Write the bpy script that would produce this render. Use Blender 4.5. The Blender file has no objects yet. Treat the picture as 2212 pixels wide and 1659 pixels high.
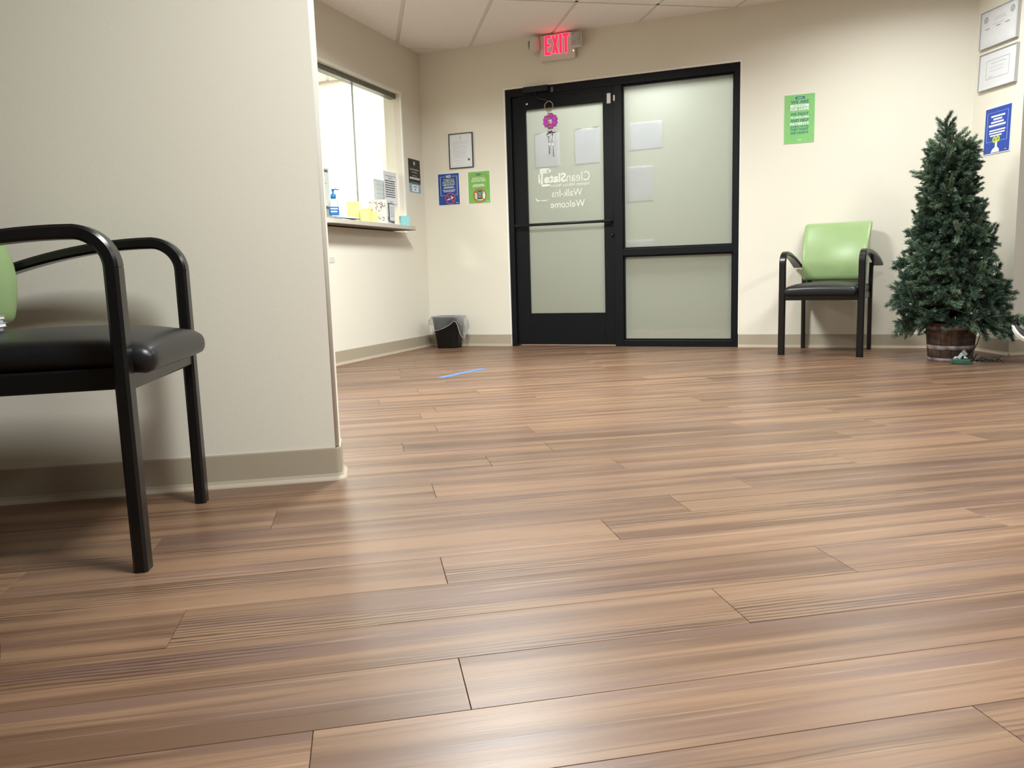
import bpy, bmesh, math, random
import numpy as np
from mathutils import Vector, Matrix
random.seed(7)
SC = bpy.context.scene
COL = SC.collection

# ------------------------------------------------------------------ camera
YAW, PITCH, ROLL = 0.18458, 0.139376, -0.030213
CAM_H = 0.609
fw = Vector((math.sin(YAW)*math.cos(PITCH), math.cos(YAW)*math.cos(PITCH), -math.sin(PITCH)))
rt = Vector((math.cos(YAW), -math.sin(YAW), 0)); upv = rt.cross(fw)
r2 = rt*math.cos(ROLL)+upv*math.sin(ROLL); u2 = -rt*math.sin(ROLL)+upv*math.cos(ROLL)
cam = bpy.data.cameras.new('camera'); camo = bpy.data.objects.new('camera', cam); COL.objects.link(camo)
M4 = Matrix((r2, u2, -fw)).transposed().to_4x4(); M4.translation = (0, 0, CAM_H)
camo.matrix_world = M4
cam.sensor_fit = 'HORIZONTAL'; cam.sensor_width = 36.0; cam.lens = 1682.377/2212*36
cam.clip_start = 0.05; cam.clip_end = 60
SC.camera = camo

# ------------------------------------------------------------------ world, lamps, exposure
w = bpy.data.worlds.new('world'); SC.world = w; w.use_nodes = True
w.node_tree.nodes['Background'].inputs[0].default_value = (0.75, 0.85, 1, 1)
w.node_tree.nodes['Background'].inputs[1].default_value = 0.05
SC.view_settings.view_transform = 'Standard'
try: SC.view_settings.look = 'None'
except Exception: pass
SC.view_settings.gamma = 1.0
SC.view_settings.use_curve_mapping = False
SC.view_settings.exposure = 0.18
LAMP_MAIN = 6.0          # glow of the troffer lenses themselves
LAMP_WATT = 75.0         # beam of each louvred troffer
LAMP_SPREAD = math.radians(162)
LAMP_COLOR = (0.955, 1.0, 0.97)
LAMP_RECEPTION = 58.0
LAMP_OUTSIDE = 55.0
# cells of the 0.61 x 1.22 ceiling grid that hold a troffer (x cell, y cell)
GX0, GY0, GW, GL = 0.387, 5.63, 0.605, 1.22
TROFFERS = [(0, -4), (4, -4), (0, -2), (4, -2)]

# ------------------------------------------------------------------ geometry of the place
PHI = 0.553401
e1 = Vector((math.cos(PHI), -math.sin(PHI), 0)); nb = Vector((-math.sin(PHI), -math.cos(PHI), 0))
CORNER = Vector((0.579097, 6.99938, 0))
ZC = 2.5036
RC = Vector((4.136211, 4.801816, 0)); RO = Vector((4.058549, 4.304921, 0))
er = (RO-RC).normalized(); nr = Vector((er.y, -er.x, 0))
YA, XA = 2.40865, -0.09678
YO = RO.y

# ------------------------------------------------------------------ materials
def lin(c):
    return tuple(((v/255)/12.92 if v/255 <= .04045 else ((v/255+.055)/1.055)**2.4) for v in c)
MATS = {}
def M(name, rgb=None, rough=.5, metal=0, spec=.5, emit=None, estr=0, bump=None, vary=None, coat=0, trans=0, ior=1.45, alpha=1):
    """procedural principled material; rgb in sRGB 0-255"""
    if name in MATS: return MATS[name]
    m = bpy.data.materials.new(name); m.use_nodes = True; nt = m.node_tree
    b = nt.nodes['Principled BSDF']
    c = lin(rgb)+(1,)
    b.inputs['Base Color'].default_value = c
    b.inputs['Roughness'].default_value = rough
    b.inputs['Metallic'].default_value = metal
    b.inputs['Specular IOR Level'].default_value = spec
    b.inputs['Coat Weight'].default_value = coat
    b.inputs['Transmission Weight'].default_value = trans
    b.inputs['IOR'].default_value = ior
    b.inputs['Alpha'].default_value = alpha
    if emit:
        b.inputs['Emission Color'].default_value = lin(emit)+(1,); b.inputs['Emission Strength'].default_value = estr
    if bump or vary:
        tc = nt.nodes.new('ShaderNodeTexCoord')
    if bump:
        n = nt.nodes.new('ShaderNodeTexNoise'); n.inputs['Scale'].default_value = bump[0]; n.inputs['Detail'].default_value = 4
        nt.links.new(tc.outputs['Object'], n.inputs['Vector'])
        bp = nt.nodes.new('ShaderNodeBump'); bp.inputs['Strength'].default_value = bump[1]; bp.inputs['Distance'].default_value = bump[2] if len(bump) > 2 else .002
        nt.links.new(n.outputs['Fac'], bp.inputs['Height']); nt.links.new(bp.outputs['Normal'], b.inputs['Normal'])
    if vary:
        n = nt.nodes.new('ShaderNodeTexNoise'); n.inputs['Scale'].default_value = vary[0]; n.inputs['Detail'].default_value = 5
        nt.links.new(tc.outputs['Object'], n.inputs['Vector'])
        mx = nt.nodes.new('ShaderNodeMix'); mx.data_type = 'RGBA'
        mx.inputs[6].default_value = c; mx.inputs[7].default_value = lin(vary[1])+(1,)
        cr = nt.nodes.new('ShaderNodeMapRange'); cr.inputs[1].default_value = .35; cr.inputs[2].default_value = .65
        nt.links.new(n.outputs['Fac'], cr.inputs[0]); nt.links.new(cr.outputs[0], mx.inputs[0])
        nt.links.new(mx.outputs[2], b.inputs['Base Color'])
    MATS[name] = m
    return m

def front_only(nt, sock):
    """the sheet's far side adds no second mirror layer"""
    g = nt.nodes.new('ShaderNodeNewGeometry'); a = nt.nodes.new('ShaderNodeMath'); a.operation = 'SUBTRACT'; a.inputs[0].default_value = 1; nt.links.new(g.outputs['Backfacing'], a.inputs[1])
    m = nt.nodes.new('ShaderNodeMath'); m.operation = 'MULTIPLY'; nt.links.new(sock, m.inputs[0]); nt.links.new(a.outputs[0], m.inputs[1]); return m.outputs[0]
def glassy(name, rgb, t, gloss=.06, grough=.02):
    """thin clear sheet: mostly see-through, a little sheen"""
    if name in MATS: return MATS[name]
    m = bpy.data.materials.new(name); m.use_nodes = True; nt = m.node_tree; nt.nodes.clear()
    out = nt.nodes.new('ShaderNodeOutputMaterial')
    tr = nt.nodes.new('ShaderNodeBsdfTransparent'); tr.inputs[0].default_value = lin(rgb)+(1,)
    di = nt.nodes.new('ShaderNodeBsdfDiffuse'); di.inputs[0].default_value = lin(rgb)+(1,)
    gl = nt.nodes.new('ShaderNodeBsdfGlossy'); gl.inputs['Roughness'].default_value = grough
    m1 = nt.nodes.new('ShaderNodeMixShader'); m1.inputs[0].default_value = 1-t
    nt.links.new(tr.outputs[0], m1.inputs[1]); nt.links.new(di.outputs[0], m1.inputs[2])
    fr = nt.nodes.new('ShaderNodeFresnel'); fr.inputs[0].default_value = 1.4
    ad = nt.nodes.new('ShaderNodeMath'); ad.operation = 'ADD'; ad.inputs[1].default_value = max(0, gloss-.04); ad.use_clamp = True
    nt.links.new(fr.outputs[0], ad.inputs[0])
    m2 = nt.nodes.new('ShaderNodeMixShader')
    nt.links.new(front_only(nt, ad.outputs[0]), m2.inputs[0]); nt.links.new(m1.outputs[0], m2.inputs[1]); nt.links.new(gl.outputs[0], m2.inputs[2])
    nt.links.new(m2.outputs[0], out.inputs[0]); MATS[name] = m
    return m

def frosted(name, refl, trn, clear):
    """etched glass: scatters the light of both sides, a share passes straight through"""
    if name in MATS: return MATS[name]
    m = bpy.data.materials.new(name); m.use_nodes = True; nt = m.node_tree; nt.nodes.clear()
    out = nt.nodes.new('ShaderNodeOutputMaterial')
    di = nt.nodes.new('ShaderNodeBsdfDiffuse'); di.inputs[0].default_value = lin(refl)+(1,)
    tl = nt.nodes.new('ShaderNodeBsdfTranslucent'); tl.inputs[0].default_value = lin(trn)+(1,)
    tp = nt.nodes.new('ShaderNodeBsdfTransparent'); tp.inputs[0].default_value = (.95, .96, .94, 1)
    gl = nt.nodes.new('ShaderNodeBsdfGlossy'); gl.inputs['Roughness'].default_value = .22
    a = nt.nodes.new('ShaderNodeMixShader'); a.inputs[0].default_value = .28
    nt.links.new(di.outputs[0], a.inputs[1]); nt.links.new(tl.outputs[0], a.inputs[2])
    b = nt.nodes.new('ShaderNodeMixShader'); b.inputs[0].default_value = clear
    nt.links.new(a.outputs[0], b.inputs[1]); nt.links.new(tp.outputs[0], b.inputs[2])
    c = nt.nodes.new('ShaderNodeMixShader'); fr = nt.nodes.new('ShaderNodeFresnel'); fr.inputs[0].default_value = 1.35
    nt.links.new(front_only(nt, fr.outputs[0]), c.inputs[0]); nt.links.new(b.outputs[0], c.inputs[1]); nt.links.new(gl.outputs[0], c.inputs[2])
    nt.links.new(c.outputs[0], out.inputs[0]); MATS[name] = m
    return m

def paper_mat(name, rgb, tl=.45):
    if name in MATS: return MATS[name]
    m = bpy.data.materials.new(name); m.use_nodes = True; nt = m.node_tree; nt.nodes.clear()
    out = nt.nodes.new('ShaderNodeOutputMaterial')
    di = nt.nodes.new('ShaderNodeBsdfDiffuse'); di.inputs[0].default_value = lin(rgb)+(1,)
    t = nt.nodes.new('ShaderNodeBsdfTranslucent'); t.inputs[0].default_value = lin(rgb)+(1,)
    a = nt.nodes.new('ShaderNodeMixShader'); a.inputs[0].default_value = tl
    nt.links.new(di.outputs[0], a.inputs[1]); nt.links.new(t.outputs[0], a.inputs[2]); nt.links.new(a.outputs[0], out.inputs[0])
    MATS[name] = m
    return m

def emission(name, rgb, s):
    if name in MATS: return MATS[name]
    m = bpy.data.materials.new(name); m.use_nodes = True; nt = m.node_tree; nt.nodes.clear()
    out = nt.nodes.new('ShaderNodeOutputMaterial'); e = nt.nodes.new('ShaderNodeEmission')
    e.inputs[0].default_value = tuple(rgb)+(1,); e.inputs[1].default_value = s
    nt.links.new(e.outputs[0], out.inputs[0]); MATS[name] = m
    return m

def plank_material():
    m = bpy.data.materials.new('vinyl_plank'); m.use_nodes = True; nt = m.node_tree; N = nt.nodes; L = nt.links
    b = N['Principled BSDF']
    tc = N.new('ShaderNodeTexCoord'); oi = N.new('ShaderNodeObjectInfo')
    off = N.new('ShaderNodeVectorMath'); off.operation = 'MULTIPLY_ADD'
    comb = N.new('ShaderNodeCombineXYZ')
    L.new(oi.outputs['Random'], comb.inputs[0]); L.new(oi.outputs['Random'], comb.inputs[1]); L.new(oi.outputs['Random'], comb.inputs[2])
    off.inputs[1].default_value = (37.0, 91.0, 13.0)
    L.new(comb.outputs[0], off.inputs[0]); L.new(tc.outputs['Object'], off.inputs[2])
    def stretch(sx, sy, sz=1):
        v = N.new('ShaderNodeVectorMath'); v.operation = 'MULTIPLY'; v.inputs[1].default_value = (sx, sy, sz)
        L.new(off.outputs[0], v.inputs[0]); return v
    def noise(vec, scale, detail, dist=0, rough=.5):
        n = N.new('ShaderNodeTexNoise'); n.inputs['Scale'].default_value = scale; n.inputs['Detail'].default_value = detail
        n.inputs['Distortion'].default_value = dist; n.inputs['Roughness'].default_value = rough
        L.new(vec.outputs[0], n.inputs['Vector']); return n
    def mix(fac, a, bb, mode='MIX'):
        x = N.new('ShaderNodeMix'); x.data_type = 'RGBA'; x.blend_type = mode
        if isinstance(fac, float): x.inputs[0].default_value = fac
        else: L.new(fac, x.inputs[0])
        for i, q in ((6, a), (7, bb)):
            if isinstance(q, tuple): x.inputs[i].default_value = q
            else: L.new(q, x.inputs[i])
        return x.outputs[2]
    def ramp(src, lo, hi):
        r = N.new('ShaderNodeMapRange'); r.inputs[1].default_value = lo; r.inputs[2].default_value = hi; r.interpolation_type = 'SMOOTHSTEP'
        L.new(src, r.inputs[0]); return r.outputs[0]
    tan = lin((127, 98, 76))+(1,); brown = lin((97, 71, 54))+(1,); mauve = lin((102, 77, 67))+(1,); pale = lin((146, 121, 98))+(1,); dark = lin((62, 45, 36))+(1,)
    bands = noise(stretch(.55, 17), 1.0, 2, .3)
    fine = noise(stretch(1.6, 75), 1.0, 4, .6, .6)
    grain = noise(stretch(9, 420), 1.0, 3)
    col = mix(ramp(bands.outputs['Fac'], .36, .60), brown, tan)
    b2 = noise(stretch(.8, 9, 2), 1.7, 2)
    f1 = N.new('ShaderNodeMath'); f1.operation = 'MULTIPLY'; f1.inputs[1].default_value = .75
    L.new(ramp(b2.outputs['Fac'], .48, .68), f1.inputs[0])
    col = mix(f1.outputs[0], col, mauve)
    f2 = N.new('ShaderNodeMath'); f2.operation = 'MULTIPLY'; f2.inputs[1].default_value = .55
    L.new(ramp(fine.outputs['Fac'], .56, .72), f2.inputs[0]); col = mix(f2.outputs[0], col, pale)
    f3 = N.new('ShaderNodeMath'); f3.operation = 'MULTIPLY'; f3.inputs[1].default_value = .45
    L.new(ramp(fine.outputs['Fac'], .44, .30), f3.inputs[0]); col = mix(f3.outputs[0], col, dark)
    # cathedral figure, only in patches
    wv = N.new('ShaderNodeTexWave'); wv.wave_type = 'RINGS'; wv.rings_direction = 'Z'; wv.inputs['Scale'].default_value = 9
    wv.inputs['Distortion'].default_value = 6; wv.inputs['Detail'].default_value = 3; wv.inputs['Detail Scale'].default_value = 1.4
    L.new(stretch(.32, 3.0).outputs[0], wv.inputs['Vector'])
    mk = noise(stretch(1.1, 8, 3), .9, 1)
    f4 = N.new('ShaderNodeMath'); f4.operation = 'MULTIPLY'; L.new(ramp(mk.outputs['Fac'], .56, .68), f4.inputs[0]); L.new(ramp(wv.outputs['Fac'], .55, .95), f4.inputs[1])
    f5 = N.new('ShaderNodeMath'); f5.operation = 'MULTIPLY'; f5.inputs[1].default_value = .85; L.new(f4.outputs[0], f5.inputs[0])
    col = mix(f5.outputs[0], col, dark)
    g = N.new('ShaderNodeMapRange'); g.inputs[3].default_value = .88; g.inputs[4].default_value = 1.1; L.new(grain.outputs['Fac'], g.inputs[0])
    gc = N.new('ShaderNodeCombineColor'); [L.new(g.outputs[0], gc.inputs[i]) for i in range(3)]
    col = mix(1.0, col, gc.outputs[0], 'MULTIPLY')
    tone = N.new('ShaderNodeMapRange'); tone.inputs[3].default_value = .90; tone.inputs[4].default_value = 1.10; L.new(oi.outputs['Random'], tone.inputs[0])
    tcc = N.new('ShaderNodeCombineColor'); [L.new(tone.outputs[0], tcc.inputs[i]) for i in range(3)]
    col = mix(1.0, col, tcc.outputs[0], 'MULTIPLY')
    L.new(col, b.inputs['Base Color'])
    rr = N.new('ShaderNodeMapRange'); rr.inputs[3].default_value = .30; rr.inputs[4].default_value = .44; L.new(fine.outputs['Fac'], rr.inputs[0]); L.new(rr.outputs[0], b.inputs['Roughness'])
    b.inputs['Specular IOR Level'].default_value = .38
    bp = N.new('ShaderNodeBump'); bp.inputs['Strength'].default_value = .12; bp.inputs['Distance'].default_value = .001
    L.new(grain.outputs['Fac'], bp.inputs['Height']); L.new(bp.outputs['Normal'], b.inputs['Normal'])
    return m

WALL = M('wall_paint', (226, 221, 208), .75, spec=.25, bump=(90, .12, .002))
WHITE_ROOM = M('reception_paint', (236, 233, 222), .8, spec=.2)
CEIL = M('ceiling_tile_white', (246, 241, 238), .9, spec=.1, bump=(160, .25, .002), vary=(60, (240, 235, 232)))
TEE = M('ceiling_tee', (220, 214, 209), .6)
BASE = M('vinyl_base', (172, 160, 142), .45, bump=(30, .05, .001))
BEAD = M('corner_bead', (236, 236, 230), .5)
BLACKFRAME = M('black_storefront', (14, 17, 21), .42, spec=.22, bump=(300, .05, .0005))
BLACKMETAL = M('black_chair_metal', (17, 17, 18), .28, spec=.5, bump=(400, .04, .0005))
BLACKVINYL = M('black_vinyl', (24, 25, 29), .36, spec=.5, bump=(350, .10, .0006))
GREENVINYL = M('green_vinyl', (148, 173, 121), .36, spec=.5, bump=(350, .10, .0006), vary=(6, (142, 167, 116)))
BLACKPLASTIC = M('black_plastic', (16, 16, 17), .45, bump=(500, .1, .0004))
LAMINATE = M('counter_laminate', (196, 190, 180), .4, vary=(120, (188, 182, 172)))
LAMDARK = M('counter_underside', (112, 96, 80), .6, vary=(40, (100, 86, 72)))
ALU = M('grey_aluminium', (128, 130, 122), .4, metal=.6, vary=(50, (118, 120, 114)))
PAPER = M('white_paper', (242, 243, 247), .6, vary=(40, (236, 238, 243)))
PRINT = M('grey_print', (120, 122, 128), .7, vary=(300, (150, 152, 158)))
PRINTD = M('dark_print', (60, 62, 70), .7, vary=(300, (80, 82, 90)))
PRINTL = M('light_print', (196, 198, 206), .7, vary=(300, (206, 208, 214)))
WHITEINK = M('white_ink', (236, 240, 238), .5, vary=(80, (230, 234, 232)))
NAVY = M('navy_ink', (26, 66, 104), .5, vary=(80, (30, 72, 110)))
BLUE = M('sign_blue', (36, 72, 148), .42, vary=(15, (33, 68, 142)))
BLUE2 = M('poster_blue', (28, 70, 172), .42, vary=(15, (25, 65, 164)))
GREEN = M('sign_green', (124, 180, 84), .42, vary=(15, (120, 175, 82)))
GREEN2 = M('poster_green', (132, 196, 120), .42, vary=(15, (128, 190, 116)))
RED = M('prohibition_red', (204, 74, 62), .5, vary=(60, (198, 70, 58)))
YELLOW = M('sticky_yellow', (248, 236, 160), .7, vary=(40, (242, 224, 124)))
LIME = M('hand_lime', (190, 208, 60), .5, vary=(60, (184, 202, 58)))
TEAL = M('teal_paper', (150, 214, 216), .6, vary=(40, (142, 206, 210)))
CHROME = M('chrome', (222, 224, 226), .18, metal=1, bump=(60, .03, .0005))
SILVER = M('silver_frame', (188, 189, 192), .35, metal=.4, bump=(200, .05, .0005))
DARKFRAME = M('dark_frame', (38, 38, 40), .4, bump=(200, .05, .0005))
CLEAR = glassy('clear_glass', (252, 254, 252), .97, .05)
DOCGLASS = glassy('picture_glass', (250, 250, 250), .97, .04, .015)
FROST = frosted('frosted_glass', (166, 168, 154), (190, 194, 182), .36)
PAPERBACK = paper_mat('taped_paper', (236, 236, 244), .75)

# ------------------------------------------------------------------ object helpers
def link(o): COL.objects.link(o); return o
def tag(o, label=None, cat=None, group=None, kind=None):
    if label: o['label'] = label
    if cat: o['category'] = cat
    if group: o['group'] = group
    if kind: o['kind'] = kind
    return o
def empty(name, loc=(0, 0, 0), rz=0, label=None, cat=None, group=None, kind=None):
    o = bpy.data.objects.new(name, None); o.empty_display_size = .1; link(o)
    o.location = loc; o.rotation_euler = (0, 0, rz)
    return tag(o, label, cat, group, kind)

class B:
    """collects shapes, then becomes one mesh object"""
    def __init__(s): s.v = []; s.f = []; s.sm = []
    def add(s, vs, fs, smooth=False):
        n = len(s.v); s.v += [tuple(v) for v in vs]; s.f += [tuple(i+n for i in f) for f in fs]; s.sm += [smooth]*len(fs); return s
    def box(s, c, d, rz=0, bev=0):
        x, y, z = d[0]/2, d[1]/2, d[2]/2
        if bev:
            bm = bmesh.new(); bmesh.ops.create_cube(bm, size=1)
            for q in bm.verts: q.co = Vector((q.co.x*d[0], q.co.y*d[1], q.co.z*d[2]))
            bmesh.ops.bevel(bm, geom=bm.edges[:], offset=bev, segments=2, affect='EDGES', profile=.5)
            vs = [q.co.copy() for q in bm.verts]; bm.verts.index_update(); fs = [[q.index for q in f.verts] for f in bm.faces]; bm.free()
        else:
            vs = [Vector(p) for p in ((-x, -y, -z), (x, -y, -z), (x, y, -z), (-x, y, -z), (-x, -y, z), (x, -y, z), (x, y, z), (-x, y, z))]
            fs = [(0, 3, 2, 1), (4, 5, 6, 7), (0, 1, 5, 4), (1, 2, 6, 5), (2, 3, 7, 6), (3, 0, 4, 7)]
        R = Matrix.Rotation(rz, 3, 'Z')
        return s.add([R @ v+Vector(c) for v in vs], fs)
    def span(s, a, b, bev=0):
        return s.box([(a[i]+b[i])/2 for i in range(3)], [abs(b[i]-a[i]) for i in range(3)], 0, bev)
    def rbox(s, c, d, r, n=8, fn=None):
        """rounded box with optional deformation"""
        h = [q/2 for q in d]; idx = {}; vs = []; fs = []
        def vert(p):
            k = tuple(round(q, 6) for q in p)
            if k not in idx:
                q = [max(-(h[i]-r), min(h[i]-r, p[i]*h[i])) for i in range(3)]
                dv = Vector([p[i]*h[i]-q[i] for i in range(3)])
                dv = dv.normalized()*r if dv.length > 1e-9 else dv
                pt = Vector(q)+dv
                if fn: pt = Vector(fn(pt))
                idx[k] = len(vs); vs.append(pt+Vector(c))
            return idx[k]
        # parameter values denser near the rim
        ts = [-1+2*i/n for i in range(n+1)]
        ts = sorted(set([round(math.copysign(abs(t)**.6, t), 5) for t in ts]))
        for ax in range(3):
            for sg in (-1, 1):
                a1, a2 = (ax+1) % 3, (ax+2) % 3
                for i in range(len(ts)-1):
                    for j in range(len(ts)-1):
                        q = []
                        for (u, v) in ((ts[i], ts[j]), (ts[i+1], ts[j]), (ts[i+1], ts[j+1]), (ts[i], ts[j+1])):
                            p = [0, 0, 0]; p[ax] = sg; p[a1] = u; p[a2] = v; q.append(vert(p))
                        fs.append(q if sg > 0 else q[::-1])
        return s.add(vs, fs, True)
    def bar(s, pts, w, h, side=(1, 0, 0), ch=.004, smooth=False):
        """rectangular bar swept along points; w along side, h across; w,h scalars or lists"""
        n = len(pts); P = [Vector(p) for p in pts]; S = Vector(side).normalized(); vs = []; fs = []
        for i in range(n):
            t = (P[min(i+1, n-1)]-P[max(i-1, 0)]).normalized()
            sd = (S-t*S.dot(t)).normalized(); nn = t.cross(sd).normalized()
            a = (w[i] if isinstance(w, (list, tuple)) else w)/2; b = (h[i] if isinstance(h, (list, tuple)) else h)/2
            for (x, y) in ((a-ch, b), (a, b-ch), (a, -b+ch), (a-ch, -b), (-a+ch, -b), (-a, -b+ch), (-a, b-ch), (-a+ch, b)):
                vs.append(P[i]+sd*x+nn*y)
        for i in range(n-1):
            for k in range(8): fs.append((i*8+k, i*8+(k+1) % 8, (i+1)*8+(k+1) % 8, (i+1)*8+k))
        fs.append(tuple(range(7, -1, -1))); fs.append(tuple(range((n-1)*8, n*8)))
        return s.add(vs, fs, smooth)
    def tube(s, pts, r, seg=8, closed=False):
        n = len(pts); P = [Vector(p) for p in pts]; vs = []; fs = []; ref = Vector((0, 0, 1)); pn = None
        for i in range(n):
            a = P[(i-1) % n] if closed else P[max(i-1, 0)]; b = P[(i+1) % n] if closed else P[min(i+1, n-1)]
            t = (b-a).normalized()
            if pn is None: pn = t.orthogonal().normalized()
            pn = (pn-t*pn.dot(t)); pn = pn.normalized() if pn.length > 1e-6 else t.orthogonal().normalized()
            bn = t.cross(pn); rr = r[i] if isinstance(r, (list, tuple)) else r
            for k in range(seg):
                an = 2*math.pi*k/seg; vs.append(P[i]+(pn*math.cos(an)+bn*math.sin(an))*rr)
        for i in range(n if closed else n-1):
            j = (i+1) % n
            for k in range(seg): fs.append((i*seg+k, i*seg+(k+1) % seg, j*seg+(k+1) % seg, j*seg+k))
        if not closed: fs.append(tuple(range(seg-1, -1, -1))); fs.append(tuple(range((n-1)*seg, n*seg)))
        return s.add(vs, fs, True)
    def lathe(s, prof, seg=24, c=(0, 0, 0), sx=1, sy=1, cap=True):
        vs = []; fs = []; n = len(prof)
        for (r, z) in prof:
            for k in range(seg):
                a = 2*math.pi*k/seg; vs.append(Vector((r*math.cos(a)*sx+c[0], r*math.sin(a)*sy+c[1], z+c[2])))
        for i in range(n-1):
            for k in range(seg): fs.append((i*seg+k, i*seg+(k+1) % seg, (i+1)*seg+(k+1) % seg, (i+1)*seg+k))
        if cap: fs.append(tuple(range(seg-1, -1, -1))); fs.append(tuple(range((n-1)*seg, n*seg)))
        return s.add(vs, fs, True)
    def plate(s, poly, y0, y1):
        """polygon in the x,z plane, thick from y0 (front) to y1"""
        n = len(poly); vs = [(p[0], y0, p[1]) for p in poly]+[(p[0], y1, p[1]) for p in poly]
        fs = [tuple(range(n)), tuple(range(2*n-1, n-1, -1))]+[((i+1) % n, i, n+i, n+(i+1) % n) for i in range(n)]
        return s.add(vs, fs)
    def obj(s, name, mat, parent=None, kind=None, loc=(0, 0, 0), rz=0, crisp=False):
        me = bpy.data.meshes.new(name); me.from_pydata([tuple(v) for v in s.v], [], s.f)
        me.polygons.foreach_set('use_smooth', s.sm)
        if crisp: me.set_sharp_from_angle(angle=math.radians(28))
        bm = bmesh.new(); bm.from_mesh(me); bmesh.ops.recalc_face_normals(bm, faces=bm.faces[:]); bm.to_mesh(me); bm.free()
        me.materials.append(mat)
        o = bpy.data.objects.new(name, me); link(o); o.location = loc; o.rotation_euler = (0, 0, rz)
        if parent: o.parent = parent
        if kind: o['kind'] = kind
        return o

def copy_tree(o, parent=None):
    c = o.copy(); COL.objects.link(c)
    if parent: c.parent = parent
    for ch in [q for q in bpy.data.objects if q.parent == o]: copy_tree(ch, c)
    return c

FONT_CACHE = {}
def glyphs(s, bold=0):
    """text as flat triangles, scaled to a unit box (x 0..1, y 0..1)"""
    k = (s, bold)
    if k in FONT_CACHE: return FONT_CACHE[k]
    cu = bpy.data.curves.new('txt', 'FONT'); cu.body = s; cu.size = 1; cu.offset = bold; cu.resolution_u = 3; cu.fill_mode = 'FRONT'
    o = bpy.data.objects.new('txt', cu); COL.objects.link(o)
    me = bpy.data.meshes.new_from_object(o)
    vs = [tuple(v.co) for v in me.vertices]; fs = [tuple(p.vertices) for p in me.polygons]
    bpy.data.objects.remove(o); bpy.data.curves.remove(cu); bpy.data.meshes.remove(me)
    x0 = min(v[0] for v in vs); x1 = max(v[0] for v in vs); y0 = min(v[1] for v in vs); y1 = max(v[1] for v in vs)
    vs = [((v[0]-x0)/(x1-x0), (v[1]-y0)/(y1-y0)) for v in vs]
    FONT_CACHE[k] = (vs, fs); return vs, fs
def text(b, s, x0, x1, z0, z1, y, bold=0, mirror=False):
    vs, fs = glyphs(s, bold)
    b.add([((x1-(x1-x0)*v[0]) if mirror else (x0+(x1-x0)*v[0]), y, z0+(z1-z0)*v[1]) for v in vs], [f[::-1] if mirror else f for f in fs])
def rect(b, x0, x1, z0, z1, y, t=.0004):
    b.span((x0, y-t, z0), (x1, y, z1))
def lines(b, x0, x1, zs, h, y, seed=0, center=True, wmin=.75):
    """rows of print too small to read: short words as bars"""
    rd = random.Random(seed)
    for z in zs:
        wd = (x1-x0)*rd.uniform(wmin, 1); a = (x0+x1)/2-wd/2 if center else x0; e = a+wd
        while a < e-1e-4:
            ww = min(rd.uniform(.08, .2)*(x1-x0), e-a); rect(b, a, a+ww, z-h/2, z+h/2, y); a += ww+.025*(x1-x0)
def ring(b, cx, cz, ro, ri, y, n=36, t=.0004):
    vs = []; fs = []
    for k in range(n):
        a = 2*math.pi*k/n
        for r in (ro, ri):
            for yy in (y-t, y): vs.append((cx+r*math.cos(a), yy, cz+r*math.sin(a)))
    for k in range(n):
        i, j = k*4, ((k+1) % n)*4
        fs += [(i, j, j+2, i+2), (i+1, i+3, j+3, j+1), (i, i+1, j+1, j), (i+2, j+2, j+3, i+3)]
    b.add(vs, fs)
def slab_rot(b, cx, cz, L, W, ang, y, t=.0004):
    c, s_ = math.cos(ang), math.sin(ang)
    b.plate([(cx+c*a*L/2-s_*q*W/2, cz+s_*a*L/2+c*q*W/2) for (a, q) in ((-1, -1), (1, -1), (1, 1), (-1, 1))], y-t, y)
def frame_lines(b, x0, x1, z0, z1, wd, y):
    rect(b, x0, x1, z0, z0+wd, y); rect(b, x0, x1, z1-wd, z1, y); rect(b, x0, x0+wd, z0+wd, z1-wd, y); rect(b, x1-wd, x1, z0+wd, z1-wd, y)

# frames on the walls: local x to the right, z up, -y out into the room
def on_back(s, z=0, off=0):
    p = CORNER+e1*s+nb*off; return (p.x, p.y, z), -PHI
def on_left(u, z=0, off=0):
    p = CORNER-nb*u+e1*off; return (p.x, p.y, z), math.pi/2-PHI
def on_right(r, z=0, off=0):
    p = RC+er*r+nr*off; return (p.x, p.y, z), math.atan2(er.y, er.x)

# ================================================================== SETTING
def struct(o): o['kind'] = 'structure'; return o

# ---- floor: sub-floor and vinyl planks
PLANK = plank_material()
SUB = M('seam_dark', (52, 38, 30), .9, vary=(50, (46, 34, 28)))
b = B(); b.span((-4.2, -3.2, -.06), (7.6, 8.4, -.0045)); floor = struct(b.obj('floor', SUB))
PY0, PP, PLEN, GAP = 1.026, .15485, 1.302, .0009
OFFS = {-3: 1.02, -2: .796, -1: -.0995, 0: .119, 1: .628, 2: .941, 3: .135, 4: .55, 5: .79, 6: -.258, 7: .17, 8: .774, 9: .38, 10: .62, 11: .113, 12: .625, 13: .263,
        14: .95, 15: 1.525, 16: .3, 17: .82, 18: .05, 19: .57, 20: .265, 21: 1.0, 22: .45, 23: .92, 24: .2}
def plank_geo(b, x0, x1, y0, y1, ox=0, oy=0):
    i = .0006
    x0 += GAP/2-ox; x1 -= GAP/2+ox; y0 += GAP/2-oy; y1 -= GAP/2+oy
    vs = []
    for z, q in ((-.005, 0), (-.0007, 0), (0, i)):
        vs += [(x0+q, y0+q, z), (x1-q, y0+q, z), (x1-q, y1-q, z), (x0+q, y1-q, z)]
    fs = [(8, 9, 10, 11)]
    for l in (0, 4):
        for k in range(4): fs.append((l+k, l+(k+1) % 4, l+4+(k+1) % 4, l+4+k))
    b.add(vs, fs)
rest = B(); npl = 0
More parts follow.
